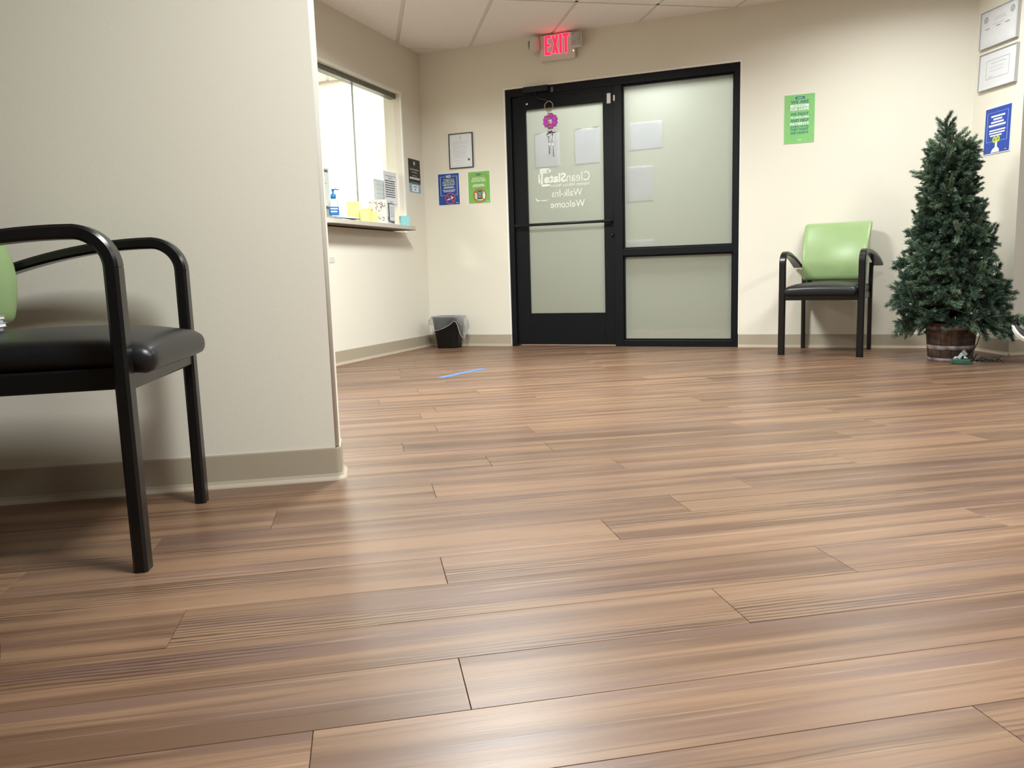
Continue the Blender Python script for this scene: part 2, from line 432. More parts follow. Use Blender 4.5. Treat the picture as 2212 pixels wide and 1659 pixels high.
for k in range(-17, 41):
    y0 = PY0+k*PP; y1 = y0+PP
    rr = random.Random(k+400); base = OFFS.get(k, rr.uniform(0, PLEN))
    for q in range(-6, 7):
        x0 = base+q*PLEN; x1 = x0+PLEN
        if x1 < -4 or x0 > 7.4: continue
        x0 = max(x0, -4); x1 = min(x1, 7.4); ym = (y0+y1)/2
        vis = .55 < y1 and x1 > -.45*y1-.25 and x0 < .97*y1+.25
        pc = Vector(((x0+x1)/2, ym, 0))
        if (Vector((max(x0, .2) if x0 < .2 < x1 else x0, ym, 0))-CORNER).dot(nb) < -.2 and (Vector((x1, ym, 0))-CORNER).dot(nb) < -.2: vis = False
        if (Vector((x1, ym, 0))-CORNER).dot(e1) < -.1: vis = False
        if x0 > 4.1 and ym > 4.4: vis = False
        if x1 < -.15 and ym > 2.5 and (Vector((x1, ym, 0))-CORNER).dot(e1) < .05: vis = False
        if vis and npl < 298:
            p = B(); plank_geo(p, x0, x1, y0, y1, pc.x, pc.y); p.obj('plank', PLANK, floor, loc=pc); npl += 1
        else: plank_geo(rest, x0, x1, y0, y1)
rest.obj('plank_field', PLANK, floor, 'stuff')

# ---- walls
WT = .16
DL, DR, DT = .779, 2.658, 2.121          # door opening along the back wall
loc, rz = on_back(0)
b = B(); b.span((-.4, 0, 0), (DL, WT, 2.62)); b.span((DR, 0, 0), (4.75, WT, 2.62)); b.span((DL, 0, DT), (DR, WT, 2.62))
struct(b.obj('wall_back', WALL, loc=loc, rz=rz))
# reception wall with its window opening
WU0, WU1, WZ0, WZ1 = -2.45, -.355, .985, 2.106
loc, rz = on_left(0)
b = B(); b.span((-5.4, 0, 0), (WU0, WT, 2.62)); b.span((WU1, 0, 0), (-.0005, WT, 2.62)); b.span((WU0, 0, 0), (WU1, WT, WZ0)); b.span((WU0, 0, WZ1), (WU1, WT, 2.62))
struct(b.obj('wall_left', WALL, loc=loc, rz=rz))
# wall with the certificates, and the wall beyond its outer corner
rl = (RO-RC).length
b = B()
o1 = RC-nr*.14; o2 = RO-nr*.0
vs = [(RC.x, RC.y), (RO.x, RO.y), (RO.x+.13, RO.y+.001), (RC.x+.13, RC.y-.08)]
b.add([(x, y, 0) for x, y in vs]+[(x, y, 2.62) for x, y in vs], [(0, 1, 2, 3), (7, 6, 5, 4), (0, 4, 5, 1), (1, 5, 6, 2), (2, 6, 7, 3), (3, 7, 4, 0)])
struct(b.obj('wall_right', WALL))
b = B(); vs = [(RO.x+.0015, YO), (7.5, YO), (7.5, YO+.13), (RO.x+.08, YO+.13)]
b.add([(x, y, 0) for x, y in vs]+[(x, y, 2.62) for x, y in vs], [(3, 2, 1, 0), (4, 5, 6, 7), (0, 1, 5, 4), (1, 2, 6, 5), (2, 3, 7, 6), (3, 0, 4, 7)]); struct(b.obj('wall_outer', WALL))
# partition at the left, behind the near chair
b = B(); b.span((-3.6, YA, 0), (XA-.012, YA+.13, 2.62)); b.span((XA-.014, YA+.012, 0), (XA, YA+.13, 2.62)); 
struct(b.obj('wall_partition', WALL))
b = B(); b.tube([(XA-.012, YA+.012, .104), (XA-.012, YA+.012, 2.55)], .0122, 12); struct(b.obj('trim_corner', BEAD))
# the room closes behind the camera
b = B(); b.span((-3.7, -3.1, 0), (-3.55, 2.5, 2.62)); struct(b.obj('wall_far_left', WALL))
b = B(); b.span((-3.7, -3.2, 0), (7.6, -3.05, 2.62)); struct(b.obj('wall_rear', WALL))
b = B(); b.span((7.4, -3.1, 0), (7.55, 4.4, 2.62)); struct(b.obj('wall_far_right', WALL))

# ---- baseboards (coved vinyl base with a toe)
def base_prof(b, p0, p1, n, h=.1, ext0=0, ext1=0):
    """p0->p1 along the wall foot, n = direction into the room"""
    t = (p1-p0).normalized(); a = p0-t*ext0; c = p1+t*ext1
    prof = [(0.0, h), (.0035, h), (.0045, h-.004), (.0045, .020), (.008, .011), (.016, .004), (.018, 0), (0, 0)]
    vs = [a+n*x+Vector((0, 0, z)) for x, z in prof]+[c+n*x+Vector((0, 0, z)) for x, z in prof]; m = len(prof)
    fs = [(i, (i+1) % m, m+(i+1) % m, m+i) for i in range(m)]+[tuple(range(m)), tuple(range(2*m-1, m-1, -1))]
    b.add(vs, fs)
b = B(); base_prof(b, CORNER+e1*.002, CORNER+e1*(DL-.004), nb); struct(b.obj('baseboard_back_left', BASE))
b = B(); base_prof(b, CORNER+e1*(DR+.002), RC, nb, ext1=.02); struct(b.obj('baseboard_back_right', BASE))
b = B(); base_prof(b, CORNER-nb*(-5.2), CORNER, e1); struct(b.obj('baseboard_left', BASE))
b = B(); base_prof(b, RC, RO, nr, ext1=.0045); struct(b.obj('baseboard_right', BASE))
b = B(); base_prof(b, RO, Vector((7.4, YO, 0)), Vector((0, -1, 0)), ext0=.003); struct(b.obj('baseboard_outer', BASE))
# partition base wraps the wall end with a rounded toe
def base_path(b, path, norms, h=.1):
    prof = [(0.0, h), (.0035, h), (.0045, h-.004), (.0045, .020), (.008, .011), (.016, .004), (.018, 0), (0, 0)]; m = len(prof); vs = []; fs = []
    for p, n in zip(path, norms): vs += [Vector(p)+Vector(n)*x+Vector((0, 0, z)) for x, z in prof]
    for i in range(len(path)-1):
        for k in range(m): fs.append((i*m+k, i*m+(k+1) % m, (i+1)*m+(k+1) % m, (i+1)*m+k))
    fs += [tuple(range(m)), tuple(range(len(path)*m-1, (len(path)-1)*m-1, -1))]
    b.add(vs, fs)
cx0, cy0, rr0 = XA-.012, YA+.012, .012
path = [(-3.5, YA, 0)]; nor = [(0, -1, 0)]
for k in range(7):
    a = -math.pi/2+k*math.pi/12; path.append((cx0+rr0*math.cos(a), cy0+rr0*math.sin(a), 0)); nor.append((math.cos(a), math.sin(a), 0))
path.append((XA, YA+.13, 0)); nor.append((1, 0, 0))
b = B(); base_path(b, path, nor); struct(b.obj('baseboard_partition', BASE))

# ---- ceiling: grid of tees, lay-in tiles, troffers
b = B(); b.span((-4.2, -3.2, ZC+.05), (7.6, 8.6, ZC+.15)); ceil = struct(b.obj('ceiling', CEIL))
rest = B(); tees = B(); tile_me = None
for i in range(-7, 12):
    x = GX0+i*GW
    for j in range(-8, 3):
        y = GY0+j*GL
        cell = (i, j) in TROFFERS or (i, j) in ((-2, 1), (-5, 0))
        if cell: continue
        vis = (j >= -0 and -3 <= i <= 5)
        if vis:
            p = B(); p.box((0, 0, .005), (GW-.026, GL-.026, .012), 0, .002)
            if tile_me is None:
                o = p.obj('ceiling_tile', CEIL, ceil, loc=(x+GW/2, y+GL/2, ZC)); tile_me = o.data
            else:
                o = bpy.data.objects.new('ceiling_tile', tile_me); link(o); o.parent = ceil; o.location = (x+GW/2, y+GL/2, ZC)
        else: rest.box((x+GW/2, y+GL/2, ZC+.006), (GW-.026, GL-.026, .012))
for i in range(-7, 13): tees.span((GX0+i*GW-.012, -3.2, ZC+.004), (GX0+i*GW+.012, 8.6, ZC+.03))
for j in range(-8, 4): tees.span((-4.2, GY0+j*GL-.012, ZC+.004), (7.6, GY0+j*GL+.012, ZC+.03))
tees.obj('ceiling_grid', TEE, ceil); rest.obj('ceiling_tile_field', CEIL, ceil, 'stuff')
LENS = emission('troffer_lens', LAMP_COLOR, LAMP_MAIN); LENS2 = emission('reception_lens', (1, .985, .94), LAMP_RECEPTION)
for n, (i, j) in enumerate(TROFFERS+[(-2, 1), (-5, 0)]):  # last cell: unseen lamp added to fill the office with light
    CL = GL/2          # square troffers, a half tile fills the rest of the cell
    x = GX0+(i+.5)*GW; y = GY0+j*GL+(GL*.75 if j == -2 else GL*.25)
    ya_, yb_ = GY0+j*GL+.013, GY0+(j+1)*GL-.013
    if (i, j) == (-2, 1): y = 7.385
    for (q0, q1) in ((ya_, y-CL/2), (y+CL/2, yb_)):
        if q1-q0 > .05:
            p = B(); p.box((0, 0, .006), (GW-.026, q1-q0-.012, .012), 0, .002); p.obj('ceiling_tile', CEIL, ceil, loc=(x, (q0+q1)/2, ZC))
    lab = ['ceiling light over the floor beside the near chair', 'ceiling light at the right of the viewer', 'ceiling light before the reception counter', 'ceiling light before the green-backed chair and tree', 'bright white ceiling light panel inside the reception office', 'added unseen fill light deeper inside the reception office'][n]
    t = empty('ceiling_light', (x, y, ZC-.004), 0, lab, 'ceiling light', 'fluorescent panels in the ceiling grid')
    p = B(); hw, hl = GW/2-.002, CL/2-.002
    p.span((-hw, -hl, 0), (-hw+.03, hl, .02)); p.span((hw-.03, -hl, 0), (hw, hl, .02)); p.span((-hw+.03, -hl, 0), (hw-.03, -hl+.03, .02)); p.span((-hw+.03, hl-.03, 0), (hw-.03, hl, .02))
    p.obj('light_frame', TEE, t)
    p = B(); p.add([(-hw+.03, -hl+.03, .008), (hw-.03, -hl+.03, .008), (hw-.03, hl-.03, .008), (-hw+.03, hl-.03, .008)], [(3, 2, 1, 0)])
    p.obj('diffuser', LENS2 if i < 0 else LENS, t)
    if i >= 0:        # the louvred beam of the troffer
        ld = bpy.data.lights.new('troffer_beam', 'AREA'); ld.shape = 'RECTANGLE'; ld.size = GW-.07; ld.size_y = CL-.07
        ld.energy = LAMP_WATT*{(4, -2): .36, (0, -2): 1.45, (4, -4): .9, (0, -4): .88}.get((i, j), 1); ld.color = LAMP_COLOR; ld.spread = LAMP_SPREAD
        lo = bpy.data.objects.new('troffer_beam', ld); link(lo); lo.parent = t; lo.location = (0, 0, .002)

# ---- reception office behind the window (seen only through the glass)
def bwp(s, t, z=0): p = CORNER+e1*s+nb*t; return (p.x, p.y, z)
b = B()
for (s0, t0, s1, t1) in ((-4.2, -.56, -WT-.005, -.44), (-4.2, -.44, -4.08, 3.3), (-WT-.03, -.44, -WT-.004, -.17)):
    vs = [bwp(s0, t0), bwp(s1, t0), bwp(s1, t1), bwp(s0, t1)]; vt = [(x, y, 2.58) for x, y, z in vs]
    b.add(vs+vt, [(0, 1, 2, 3), (7, 6, 5, 4), (0, 4, 5, 1), (1, 5, 6, 2), (2, 6, 7, 3), (3, 7, 4, 0)])
struct(b.obj('wall_office', WHITE_ROOM))
b = B()
vs = [bwp(-4.1, 3.2), bwp(-.165, 3.2), bwp(-.165, 3.3), bwp(-4.1, 3.3)]; vt = [(x, y, 2.58) for x, y, z in vs]
b.add(vs+vt, [(0, 1, 2, 3), (7, 6, 5, 4), (0, 4, 5, 1), (1, 5, 6, 2), (2, 6, 7, 3), (3, 7, 4, 0)])
struct(b.obj('wall_office_rear', WHITE_ROOM))

# ---- vestibule outside the glazed door
OUTW = M('outside_wall', (88, 88, 79), .8, vary=(3, (80, 82, 76))); OUTF = M('outside_floor', (120, 100, 86), .8, vary=(5, (112, 92, 80)))
loc, rz = on_back(0)
b = B(); b.span((.1, 1.9, 0), (4.0, 2.0, 2.55)); b.span((.05, WT, 0), (.15, 1.95, 2.55)); b.span((3.9, WT, 0), (4.0, 1.95, 2.55)); b.span((.05, WT, 2.5), (4.0, 2.0, 2.6)); struct(b.obj('wall_outside', OUTW, loc=loc, rz=rz))
b = B(); b.span((.05, WT+.001, -.03), (4.0, 1.98, .0015)); struct(b.obj('floor_outside', OUTF, loc=loc, rz=rz))
p, q = on_back(1.75, 2.47, -.75)  # unseen lamp added close behind the glass so the taped sheets glow
t = empty('ceiling_light', p, q, 'added unseen lobby light that backlights the frosted glass', 'ceiling light')
LENS3 = emission('lobby_backlight', (.98, 1, 1), LAMP_OUTSIDE)
b = B(); b.span((-.8, -.33, 0), (.8, -.3, .025)); b.span((-.8, .3, 0), (.8, .33, .025)); b.span((-.83, -.33, 0), (-.8, .33, .025)); b.span((.8, -.33, 0), (.83, .33, .025)); b.obj('light_frame', TEE, t)
b = B(); b.add([(-.8, -.3, .006), (.8, -.3, .006), (.8, .3, .006), (-.8, .3, .006)], [(3, 2, 1, 0)]); b.obj('diffuser', LENS3, t)

# ---- storefront frame with door and side light
loc, rz = on_back(0)
FR = struct(empty('trim_storefront', loc, rz))
def fbox(name, a, c, mat=BLACKFRAME, par=None, bev=.002):
    q = B(); q.span(a, c, bev); return q.obj(name, mat, par or FR)
FD0, FD1 = .004, .118
fbox('jamb', (DL+.003, FD0, 0), (DL+.048, FD1, DT-.003)); fbox('jamb', (2.613, FD0, 0), (DR-.003, FD1, DT-.003))
fbox('header', (DL+.048, FD0, 2.058), (2.613, FD1, DT-.003)); fbox('mullion', (1.690, FD0, 0), (1.757, FD1, 2.058))
fbox('sill', (1.757, FD0, 0), (2.613, FD1, .05)); fbox('midrail', (1.757, FD0, .733), (2.613, FD1, .787))
b = B()
for (x0, x1, z0, z1) in ((1.757, 2.613, .787, 2.058), (1.757, 2.613, .05, .733)):
    for (a, c) in (((x0, .034, z0), (x0+.012, .07, z1)), ((x1-.012, .034, z0), (x1, .07, z1)), ((x0+.012, .034, z0), (x1-.012, .07, z0+.012)), ((x0+.012, .034, z1-.012), (x1-.012, .07, z1))): b.span(a, c)
b.obj('glazing_stop', BLACKFRAME, FR)
# white bead round the opening
b = B(); b.span((DL-.012, -.004, .1), (DL+.002, .02, DT+.012)); b.span((DR-.002, -.004, .1), (DR+.006, .02, DT+.010)); b.span((DL+.002, -.004, DT-.002), (DR-.002, .02, DT+.011)); struct(b.obj('trim_opening', BEAD, loc=loc, rz=rz))
# suite number on the header
b = B(); text(b, '8', 1.176, 1.198, 2.060, 2.102, FD0-.0006, .03); b.obj('lettering', M('sticker_grey', (120, 126, 130), .5, vary=(40, (110, 116, 120))), FR)
# side-light panes
W2 = struct(empty('window_2', loc, rz))
q = B(); q.span((1.763, .045, .793), (2.607, .051, 2.052)); q.obj('pane', FROST, W2)
q = B(); q.span((1.763, .045, .056), (2.607, .051, .727)); q.obj('pane', FROST, W2)

# the door leaf
D = struct(empty('door_1', loc, rz))
LY0, LY1 = .030, .075
LX0, LX1, LZ0, LZ1 = .831, 1.686, .012, 2.052
GX_0, GX_1, GZ_0, GZ_1 = .947, 1.599, .276, 1.951
fbox('stile', (LX0, LY0, LZ0), (GX_0, LY1, LZ1), par=D); fbox('stile', (GX_1, LY0, LZ0), (LX1, LY1, LZ1), par=D)
fbox('top_rail', (GX_0, LY0, GZ_1), (GX_1, LY1, LZ1), par=D); fbox('bottom_rail', (GX_0, LY0, LZ0), (GX_1, LY1, GZ_0), par=D)
q = B(); q.span((GX_0+.001, .049, GZ_0+.001), (GX_1-.001, .055, GZ_1-.001)); pane = q.obj('pane', FROST, D)
# white vinyl lettering on the glass; it faces the street, so from inside it reads reversed
VIN = M('vinyl_letter', (246, 248, 244), .5, vary=(60, (220, 224, 216)))
LYY = .0486
b = B()
text(b, 'Clean', 1.283, 1.481, 1.352, 1.427, LYY, 0, True)
text(b, 'Slate', 1.089, 1.279, 1.352, 1.427, LYY, .035, True)
text(b, 'Outpatient Addiction Medicine', 1.145, 1.481, 1.310, 1.343, LYY, 0, True)
text(b, 'Walk-Ins', 1.153, 1.414, 1.236, 1.293, LYY, 0, True)
text(b, 'Welcome', 1.140, 1.435, 1.147, 1.202, LYY, 0, True)
for (x0, x1, z0, z1) in ((1.052, 1.133, 1.432, 1.473), (1.112, 1.150, 1.438, 1.462), (1.052, 1.078, 1.345, 1.434), (1.039, 1.062, 1.358, 1.424), (1.068, 1.139, 1.326, 1.344)): rect(b, x0, x1, z0, z1, LYY)
b.obj('lettering', VIN, pane)
# scuff on the glass
q = B(); q.tube([(1.010, .0484, 1.235), (1.03, .0484, 1.207), (1.06, .0484, 1.212), (1.10, .0484, 1.209), (1.13, .0484, 1.218)], [.002, .006, .003, .005, .001], 5); q.obj('scuff', VIN, pane)
# push bar, lock, closer, contact
q = B(); q.tube([(.845, -.022, 1.014), (1.672, -.022, 1.014)], .0115, 12); pb = q.obj('push_bar', BLACKPLASTIC, D)
for x in (.858, 1.66):
    q = B(); q.tube([(x, LY0+.001, 1.014), (x, -.022, 1.014)], .013, 10); q.obj('bar_mount', BLACKPLASTIC, pb)
q = B(); q.tube([(1.667, LY0+.002, .905), (1.667, LY0-.014, .905)], .015, 16); q.obj('lock_cylinder', BLACKPLASTIC, D)
q = B(); q.span((.957, -.052, 2.068), (1.168, .0035, 2.112), .004); cl = q.obj('door_closer', M('closer_bronze', (34, 36, 38), .4, metal=.4, vary=(30, (28, 30, 32))), FR)
q = B(); q.bar([(1.06, -.03, 2.068), (1.06, -.03, 2.035), (1.08, -.03, 2.018), (1.165, -.012, 1.992)], .018, .006, (0, 1, 0), .001); q.obj('closer_arm', cl.data.materials[0], cl)
q = B(); q.span((.955, LY0-.012, 1.985), (.972, LY0+.002, 2.000), .003); q.obj('door_screw', CHROME, D)
q = B(); q.span((1.636, LY0-.014, 1.928), (1.668, LY0+.001, 2.006), .003); q.obj('contact_sensor', M('sensor_white', (226, 226, 224), .4, vary=(30, (220, 220, 218))), D)
q = B(); q.span((1.694, FD0-.012, 1.938), (1.706, FD0+.001, 1.982), .002); q.obj('contact_magnet', MATS['sensor_white'], FR)
# sheets taped to the outer face of the glass, sharp through the frosting
for n, (x0, x1, z0, z1, dz, par, lab) in enumerate(((1.014, 1.222, 1.484, 1.752, -.001, 0, 'letter sheet taped on the frosted door behind the wind chime'),
        (1.357, 1.564, 1.488, 1.761, -.003, 0, 'letter sheet taped on the frosted door at the right of the wind chime'),
        (1.809, 2.066, 1.558, 1.764, 0, 1, 'sheet taped sideways high on the frosted side window'), (1.784, 1.993, 1.160, 1.429, 0, 1, 'upright sheet taped low and left on the frosted side window'),
        (1.770, 2.000, .796, .857, 0, 1, 'white strip of paper at the lower left corner of the upper side window'))):
    yy = .0565 if par == 0 else .0525
    q = B(); q.plate([(x0, z0+dz), (x1, z0+dz+.002), (x1, z1+dz+.002), (x0, z1+dz)], yy, yy+.0004)
    o = q.obj('taped_sheet', PAPERBACK, loc=loc, rz=rz); tag(o, lab, 'paper', 'sheets taped on the frosted glass')
    if n < 2:
        for (xa_, xb_, zz_) in ((x0+.005, x0+.05, z1-.004), (x1-.055, x1-.005, z1+.001)):
            q = B(); rect(q, xa_, xb_, zz_, zz_+.008, yy-.0001); q.obj('tape', M('clear_tape', (150, 154, 146), .4, vary=(60, (144, 148, 140))), o)

# ---- reception window: track, panes, counter
loc, rz = on_left(0)
W1 = struct(empty('window_1', loc, rz))
b = B(); b.span((WU0, .045, 2.068), (WU1, .105, 2.106)); b.obj('track', ALU, W1)
b = B(); b.span((-.985, .066, 1.026), (WU1-.004, .072, 2.07)); b.obj('pane', CLEAR, W1)
b = B(); b.span((WU0, .084, 1.026), (-.945, .090, 2.07)); b.obj('pane', CLEAR, W1)
b = B(); b.span((-.9875, .0655, 1.026), (-.9852, .0725, 2.07)); b.obj('pane_edge', M('glass_edge', (150, 156, 148), .3, vary=(30, (140, 148, 140))), W1)
b = B(); b.span((-.949, .083, 1.026), (-.944, .091, 2.07)); b.obj('pane_edge', M('glass_edge_pale', (205, 212, 200), .3, vary=(30, (198, 206, 194))), W1)
# bead round the opening
b = B(); b.span((WU1-.002, -.003, .985), (WU1+.018, .012, WZ1+.016)); b.span((WU0, -.003, WZ1-.002), (WU1-.002, .012, WZ1+.016)); struct(b.obj('trim_window', BEAD, loc=loc, rz=rz))
CT = 1.026
ct = empty('reception_counter', (loc[0], loc[1], CT-.033), rz, 'pale grey laminate counter ledge through the reception window', 'counter')
poly = [(-.462, -.14), (-.462, .60), (-2.44, .60), (-2.44, -.0), (-1.80, 0)]
# rounded left end of the ledge
for k in range(11):
    a = math.pi-k*math.pi/2/10; poly.append((-1.60+.17*math.cos(a), -.0-.14*math.sin(a)))
def slab(poly, z0, z1):
    q = B(); n = len(poly); q.add([(x, y, z0) for x, y in poly]+[(x, y, z1) for x, y in poly], [tuple(range(n)), tuple(range(2*n-1, n-1, -1))]+[(i, (i+1) % n, n+(i+1) % n, n+i) for i in range(n)]); return q
slab(poly, .004, .033).obj('countertop', LAMINATE, ct)
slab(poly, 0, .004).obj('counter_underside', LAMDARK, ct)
# lower ledge, mostly hidden by the partition
ad = empty('lower_counter', (loc[0], loc[1], .722), rz, 'low white counter end just past the partition edge', 'counter')
q = B(); q.span((-2.2, -.2, 0), (-1.752, 0, .04), .003); q.obj('countertop', LAMINATE, ad)
br = B(); br.span((-2.0, -.15, -.18), (-1.96, -.001, 0), .002); br.obj('bracket', ALU, ad)

# ================================================================== CHAIRS
def chair(name, label, loc, rz, group, scale=1):
    """armchair; front towards local -y"""
    t = empty(name, loc, rz, label, 'chair', group); t.scale = (scale,)*3
    HX, FY, RY = .262, -.255, .278
    for sx in (-1, 1):
        # front leg: straight post that the armrest bends over from
        q = B(); q.bar([(sx*HX, FY, 0), (sx*HX, FY, .648)], .045, .030, (1, 0, 0), .006); q.obj('front_leg', BLACKMETAL, t)
        # armrest: bend, then a flat bar that falls and widens to the rear
        pts = []; ws = []; rr = .074
        for k in range(13):
            a = k*math.pi/2/12*.94; pts.append((sx*HX, FY+rr-rr*math.cos(a), .648+rr*math.sin(a))); ws.append(.045)
        y0, z0 = pts[-1][1], pts[-1][2]
        for k in range(1, 15):
            u = k/14; y = y0+u*(.275-y0); z = z0+.004*u-.098*u**1.9
            x = HX+.020*math.sin(u*math.pi*.6); pts.append((sx*x, y, z)); ws.append(.045+.026*u)
        q = B(); q.bar(pts, ws, [.030]*13+[.030-.008*k/14 for k in range(1, 15)], (1, 0, 0), .006, True); q.obj('armrest', BLACKMETAL, t, crisp=True)
        # rear leg leans back a little and carries the backrest
        q = B(); q.bar([(sx*.236, RY+.012, 0), (sx*.236, RY-.002, .36), (sx*.236, RY-.004, .50), (sx*.236, RY+.010, .64)], .028, .034, (1, 0, 0), .006); q.obj('rear_leg', BLACKMETAL, t)
        q = B(); q.bar([(sx*.232, FY+.012, .416), (sx*.226, RY-.012, .408)], .022, .046, (1, 0, 0), .004); q.obj('side_rail', BLACKMETAL, t)
        q = B(); q.bar([(sx*.19, RY-.03, .39), (sx*.19, .246, .5), (sx*.19, .285, .75)], .035, .008, (1, 0, 0), .001); q.obj('back_bracket', BLACKMETAL, t)
    q = B(); q.bar([(-.24, FY, .416), (.24, FY, .416)], .022, .05, (0, 1, 0), .004); q.obj('front_rail', BLACKMETAL, t)
    q = B(); q.bar([(-.222, RY, .405), (.222, RY, .405)], .022, .045, (0, 1, 0), .004); q.obj('rear_rail', BLACKMETAL, t)
    # seat cushion: thick front roll hanging over the rail, waterfall edge, crowned
    def seat_fn(p):
        x, y, z = p; u = x/.24; v = (y+.03)/.29
        if z > 0: z += .025*max(0, 1-u*u)*max(0, 1-v*v*.8)
        if y < -.18:
            k = (-.18-y)/.12; z -= .014*k; x *= 1+.05*k
        return (x, y, z)
    q = B(); q.rbox((0, -.030, .462), (.472, .560, .064), .031, 14, seat_fn); q.obj('seat', BLACKVINYL, t)
    # backrest: upholstered panel, hollow in plan, lumbar bulge, leaning back
    def back_fn(p):
        x, y, z = p; dz = z+.733-.650
        y += -.040*(x/.225)**2+(1.0*dz*dz+.16*dz if dz > 0 else 1.0*dz*dz)
        return (x*(1+.03*(z/.21)), y, z)
    q = B(); q.rbox((0, .200, .733), (.456, .052, .424), .021, 16, back_fn); q.obj('backrest', GREENVINYL, t)
    return t
chair('arm_chair', 'green-backed black armchair standing beside the glazed door', (3.192, 4.960, 0), math.radians(-44), 'green and black armchairs', .965)
chair('arm_chair', 'near black armchair with pamphlets on its seat, cut by the left edge', (-.744, 2.014, 0), math.radians(87.7), 'green and black armchairs')

# pamphlets on the seat of the near chair
for k, (rgb, dz, ang, sx) in enumerate((((150, 160, 176), 0, .03, .082), ((226, 226, 230), .0095, -.04, .084), ((206, 210, 220), .019, .02, .083), ((214, 196, 160), .0270, -.03, .082))):
    m = M('pamphlet_cover_%d' % k, rgb, .35, vary=(25, tuple(int(c*.85) for c in rgb)))
    th = .009 if k < 2 else .0075
    t = empty('pamphlet', (-.850, 1.885, .5170+dz), ang, ['lowest pamphlet of the stack, slate blue', 'white pamphlet second from the bottom of the stack', 'pale blue pamphlet third from the bottom of the stack', 'topmost tan pamphlet of the stack'][k]+' on the near chair seat', 'pamphlet', 'pamphlets on the near chair')
    q = B(); q.span((-sx/2, -.088, .0008), (sx/2-.002, .088, th-.0008)); q.obj('pages', PAPER, t)
    q = B(); q.span((-sx/2-.001, -.09, 0), (sx/2, .09, .0006)); q.span((-sx/2-.001, -.09, th-.0006), (sx/2, .09, th)); q.span((-sx/2-.0012, -.09, .0006), (-sx/2-.0004, .09, th-.0006)); q.obj('cover', m, t)

# low side table whose dark foot just shows at the left edge
WOODD = M('dark_wood', (58, 36, 22), .45, vary=(18, (44, 27, 17)))
t = empty('pedestal_table', (-.770, 1.300, 0), 0, 'dark brown round pedestal table, only the rim of its base showing at the left edge', 'table')
q = B(); q.lathe([(.150, 0), (.158, .008), (.160, .024), (.156, .040), (.142, .050), (.06, .058), (.03, .075)], 40); q.obj('base', WOODD, t)
q = B(); q.lathe([(.028, .07), (.022, .12), (.022, .5), (.05, .548)], 20); q.obj('column', WOODD, t)
q = B(); q.lathe([(.155, .548), (.165, .553), (.168, .562), (.165, .572), (.150, .576)], 40); q.obj('tabletop', WOODD, t)

# ================================================================== POTTED ARTIFICIAL TREE
TX, TY = 3.571, 4.235
tree = empty('potted_fir_tree', (TX, TY, 0), 0, 'artificial green fir tree in a weathered barrel pot in the corner', 'tree')
vdir = Vector((.6414, .7672, 0)); wdir = Vector((.7672, -.6414, 0))   # away from the door side / along the room corner
BARK = M('tree_pole', (66, 52, 40), .8, vary=(40, (52, 40, 30)))
POT = bpy.data.materials.new('weathered_pot'); POT.use_nodes = True
nt = POT.node_tree; bs = nt.nodes['Principled BSDF']; bs.inputs['Roughness'].default_value = .62
tcn = nt.nodes.new('ShaderNodeTexCoord'); mp = nt.nodes.new('ShaderNodeMapping'); mp.inputs['Scale'].default_value = (7, 7, 26)
nn = nt.nodes.new('ShaderNodeTexNoise'); nn.inputs['Scale'].default_value = 1; nn.inputs['Detail'].default_value = 6; nn.inputs['Distortion'].default_value = .8
nt.links.new(tcn.outputs['Object'], mp.inputs[0]); nt.links.new(mp.outputs[0], nn.inputs[0])
cr = nt.nodes.new('ShaderNodeValToRGB'); cr.color_ramp.elements[0].position = .34; cr.color_ramp.elements[0].color = lin((32, 22, 18))+(1,)
cr.color_ramp.elements[1].position = .72; cr.color_ramp.elements[1].color = lin((98, 64, 40))+(1,)
el = cr.color_ramp.elements.new(.52); el.color = lin((54, 36, 27))+(1,)
nt.links.new(nn.outputs['Fac'], cr.inputs[0]); nt.links.new(cr.outputs[0], bs.inputs['Base Color'])
MATS['weathered_pot'] = POT
HOOP = M('whitewashed_hoop', (136, 126, 126), .6, vary=(22, (84, 66, 60)))
def pot_r(z): return .119+.022*z/.235
q = B(); q.lathe([(pot_r(0)-.004, 0), (pot_r(0), .004), (pot_r(.235), .235), (pot_r(.235)-.002, .238), (pot_r(.235)-.012, .237), (pot_r(.235)-.014, .19), (0.001, .188)], 40, cap=False)
q.add([(0, 0, 0)], []); pot = q.obj('pot', POT, tree)
# staves: shallow boards round the pot
nst = 14
for k in range(nst):
    a0 = 2*math.pi*(k+.03)/nst; a1 = 2*math.pi*(k+.97)/nst; vs = []; fs = []
    for z in (.003, .236):
        for r_ in (pot_r(z)-.001, pot_r(z)+.0022+.0008*(k % 3)):
            for m in range(4):
                a = a0+(a1-a0)*m/3; vs.append((r_*math.cos(a), r_*math.sin(a), z))
    for m in range(3): fs += [(4+m, 5+m, 13+m, 12+m), (m+1, m, 8+m, 9+m), (m, m+1, 5+m, 4+m), (8+m, 12+m, 13+m, 9+m)]
    fs += [(0, 4, 12, 8), (3, 11, 15, 7)]
    q = B(); q.add(vs, fs); q.obj('stave', POT, pot)
for z0, z1 in ((.0, .022), (.070, .100), (.196, .222)):
    q = B(); q.lathe([(pot_r(z0)+.001, z0), (pot_r(z0)+.0052, z0), (pot_r(z1)+.0052, z1), (pot_r(z1)+.001, z1)], 40, cap=False); q.obj('hoop', HOOP, pot)
q = B(); q.lathe([(.001, .175), (.10, .180), (.128, .192)], 24, cap=False); q.obj('moss', M('pot_moss', (58, 52, 40), .95, bump=(60, .6, .01), vary=(60, (40, 46, 32))), pot)
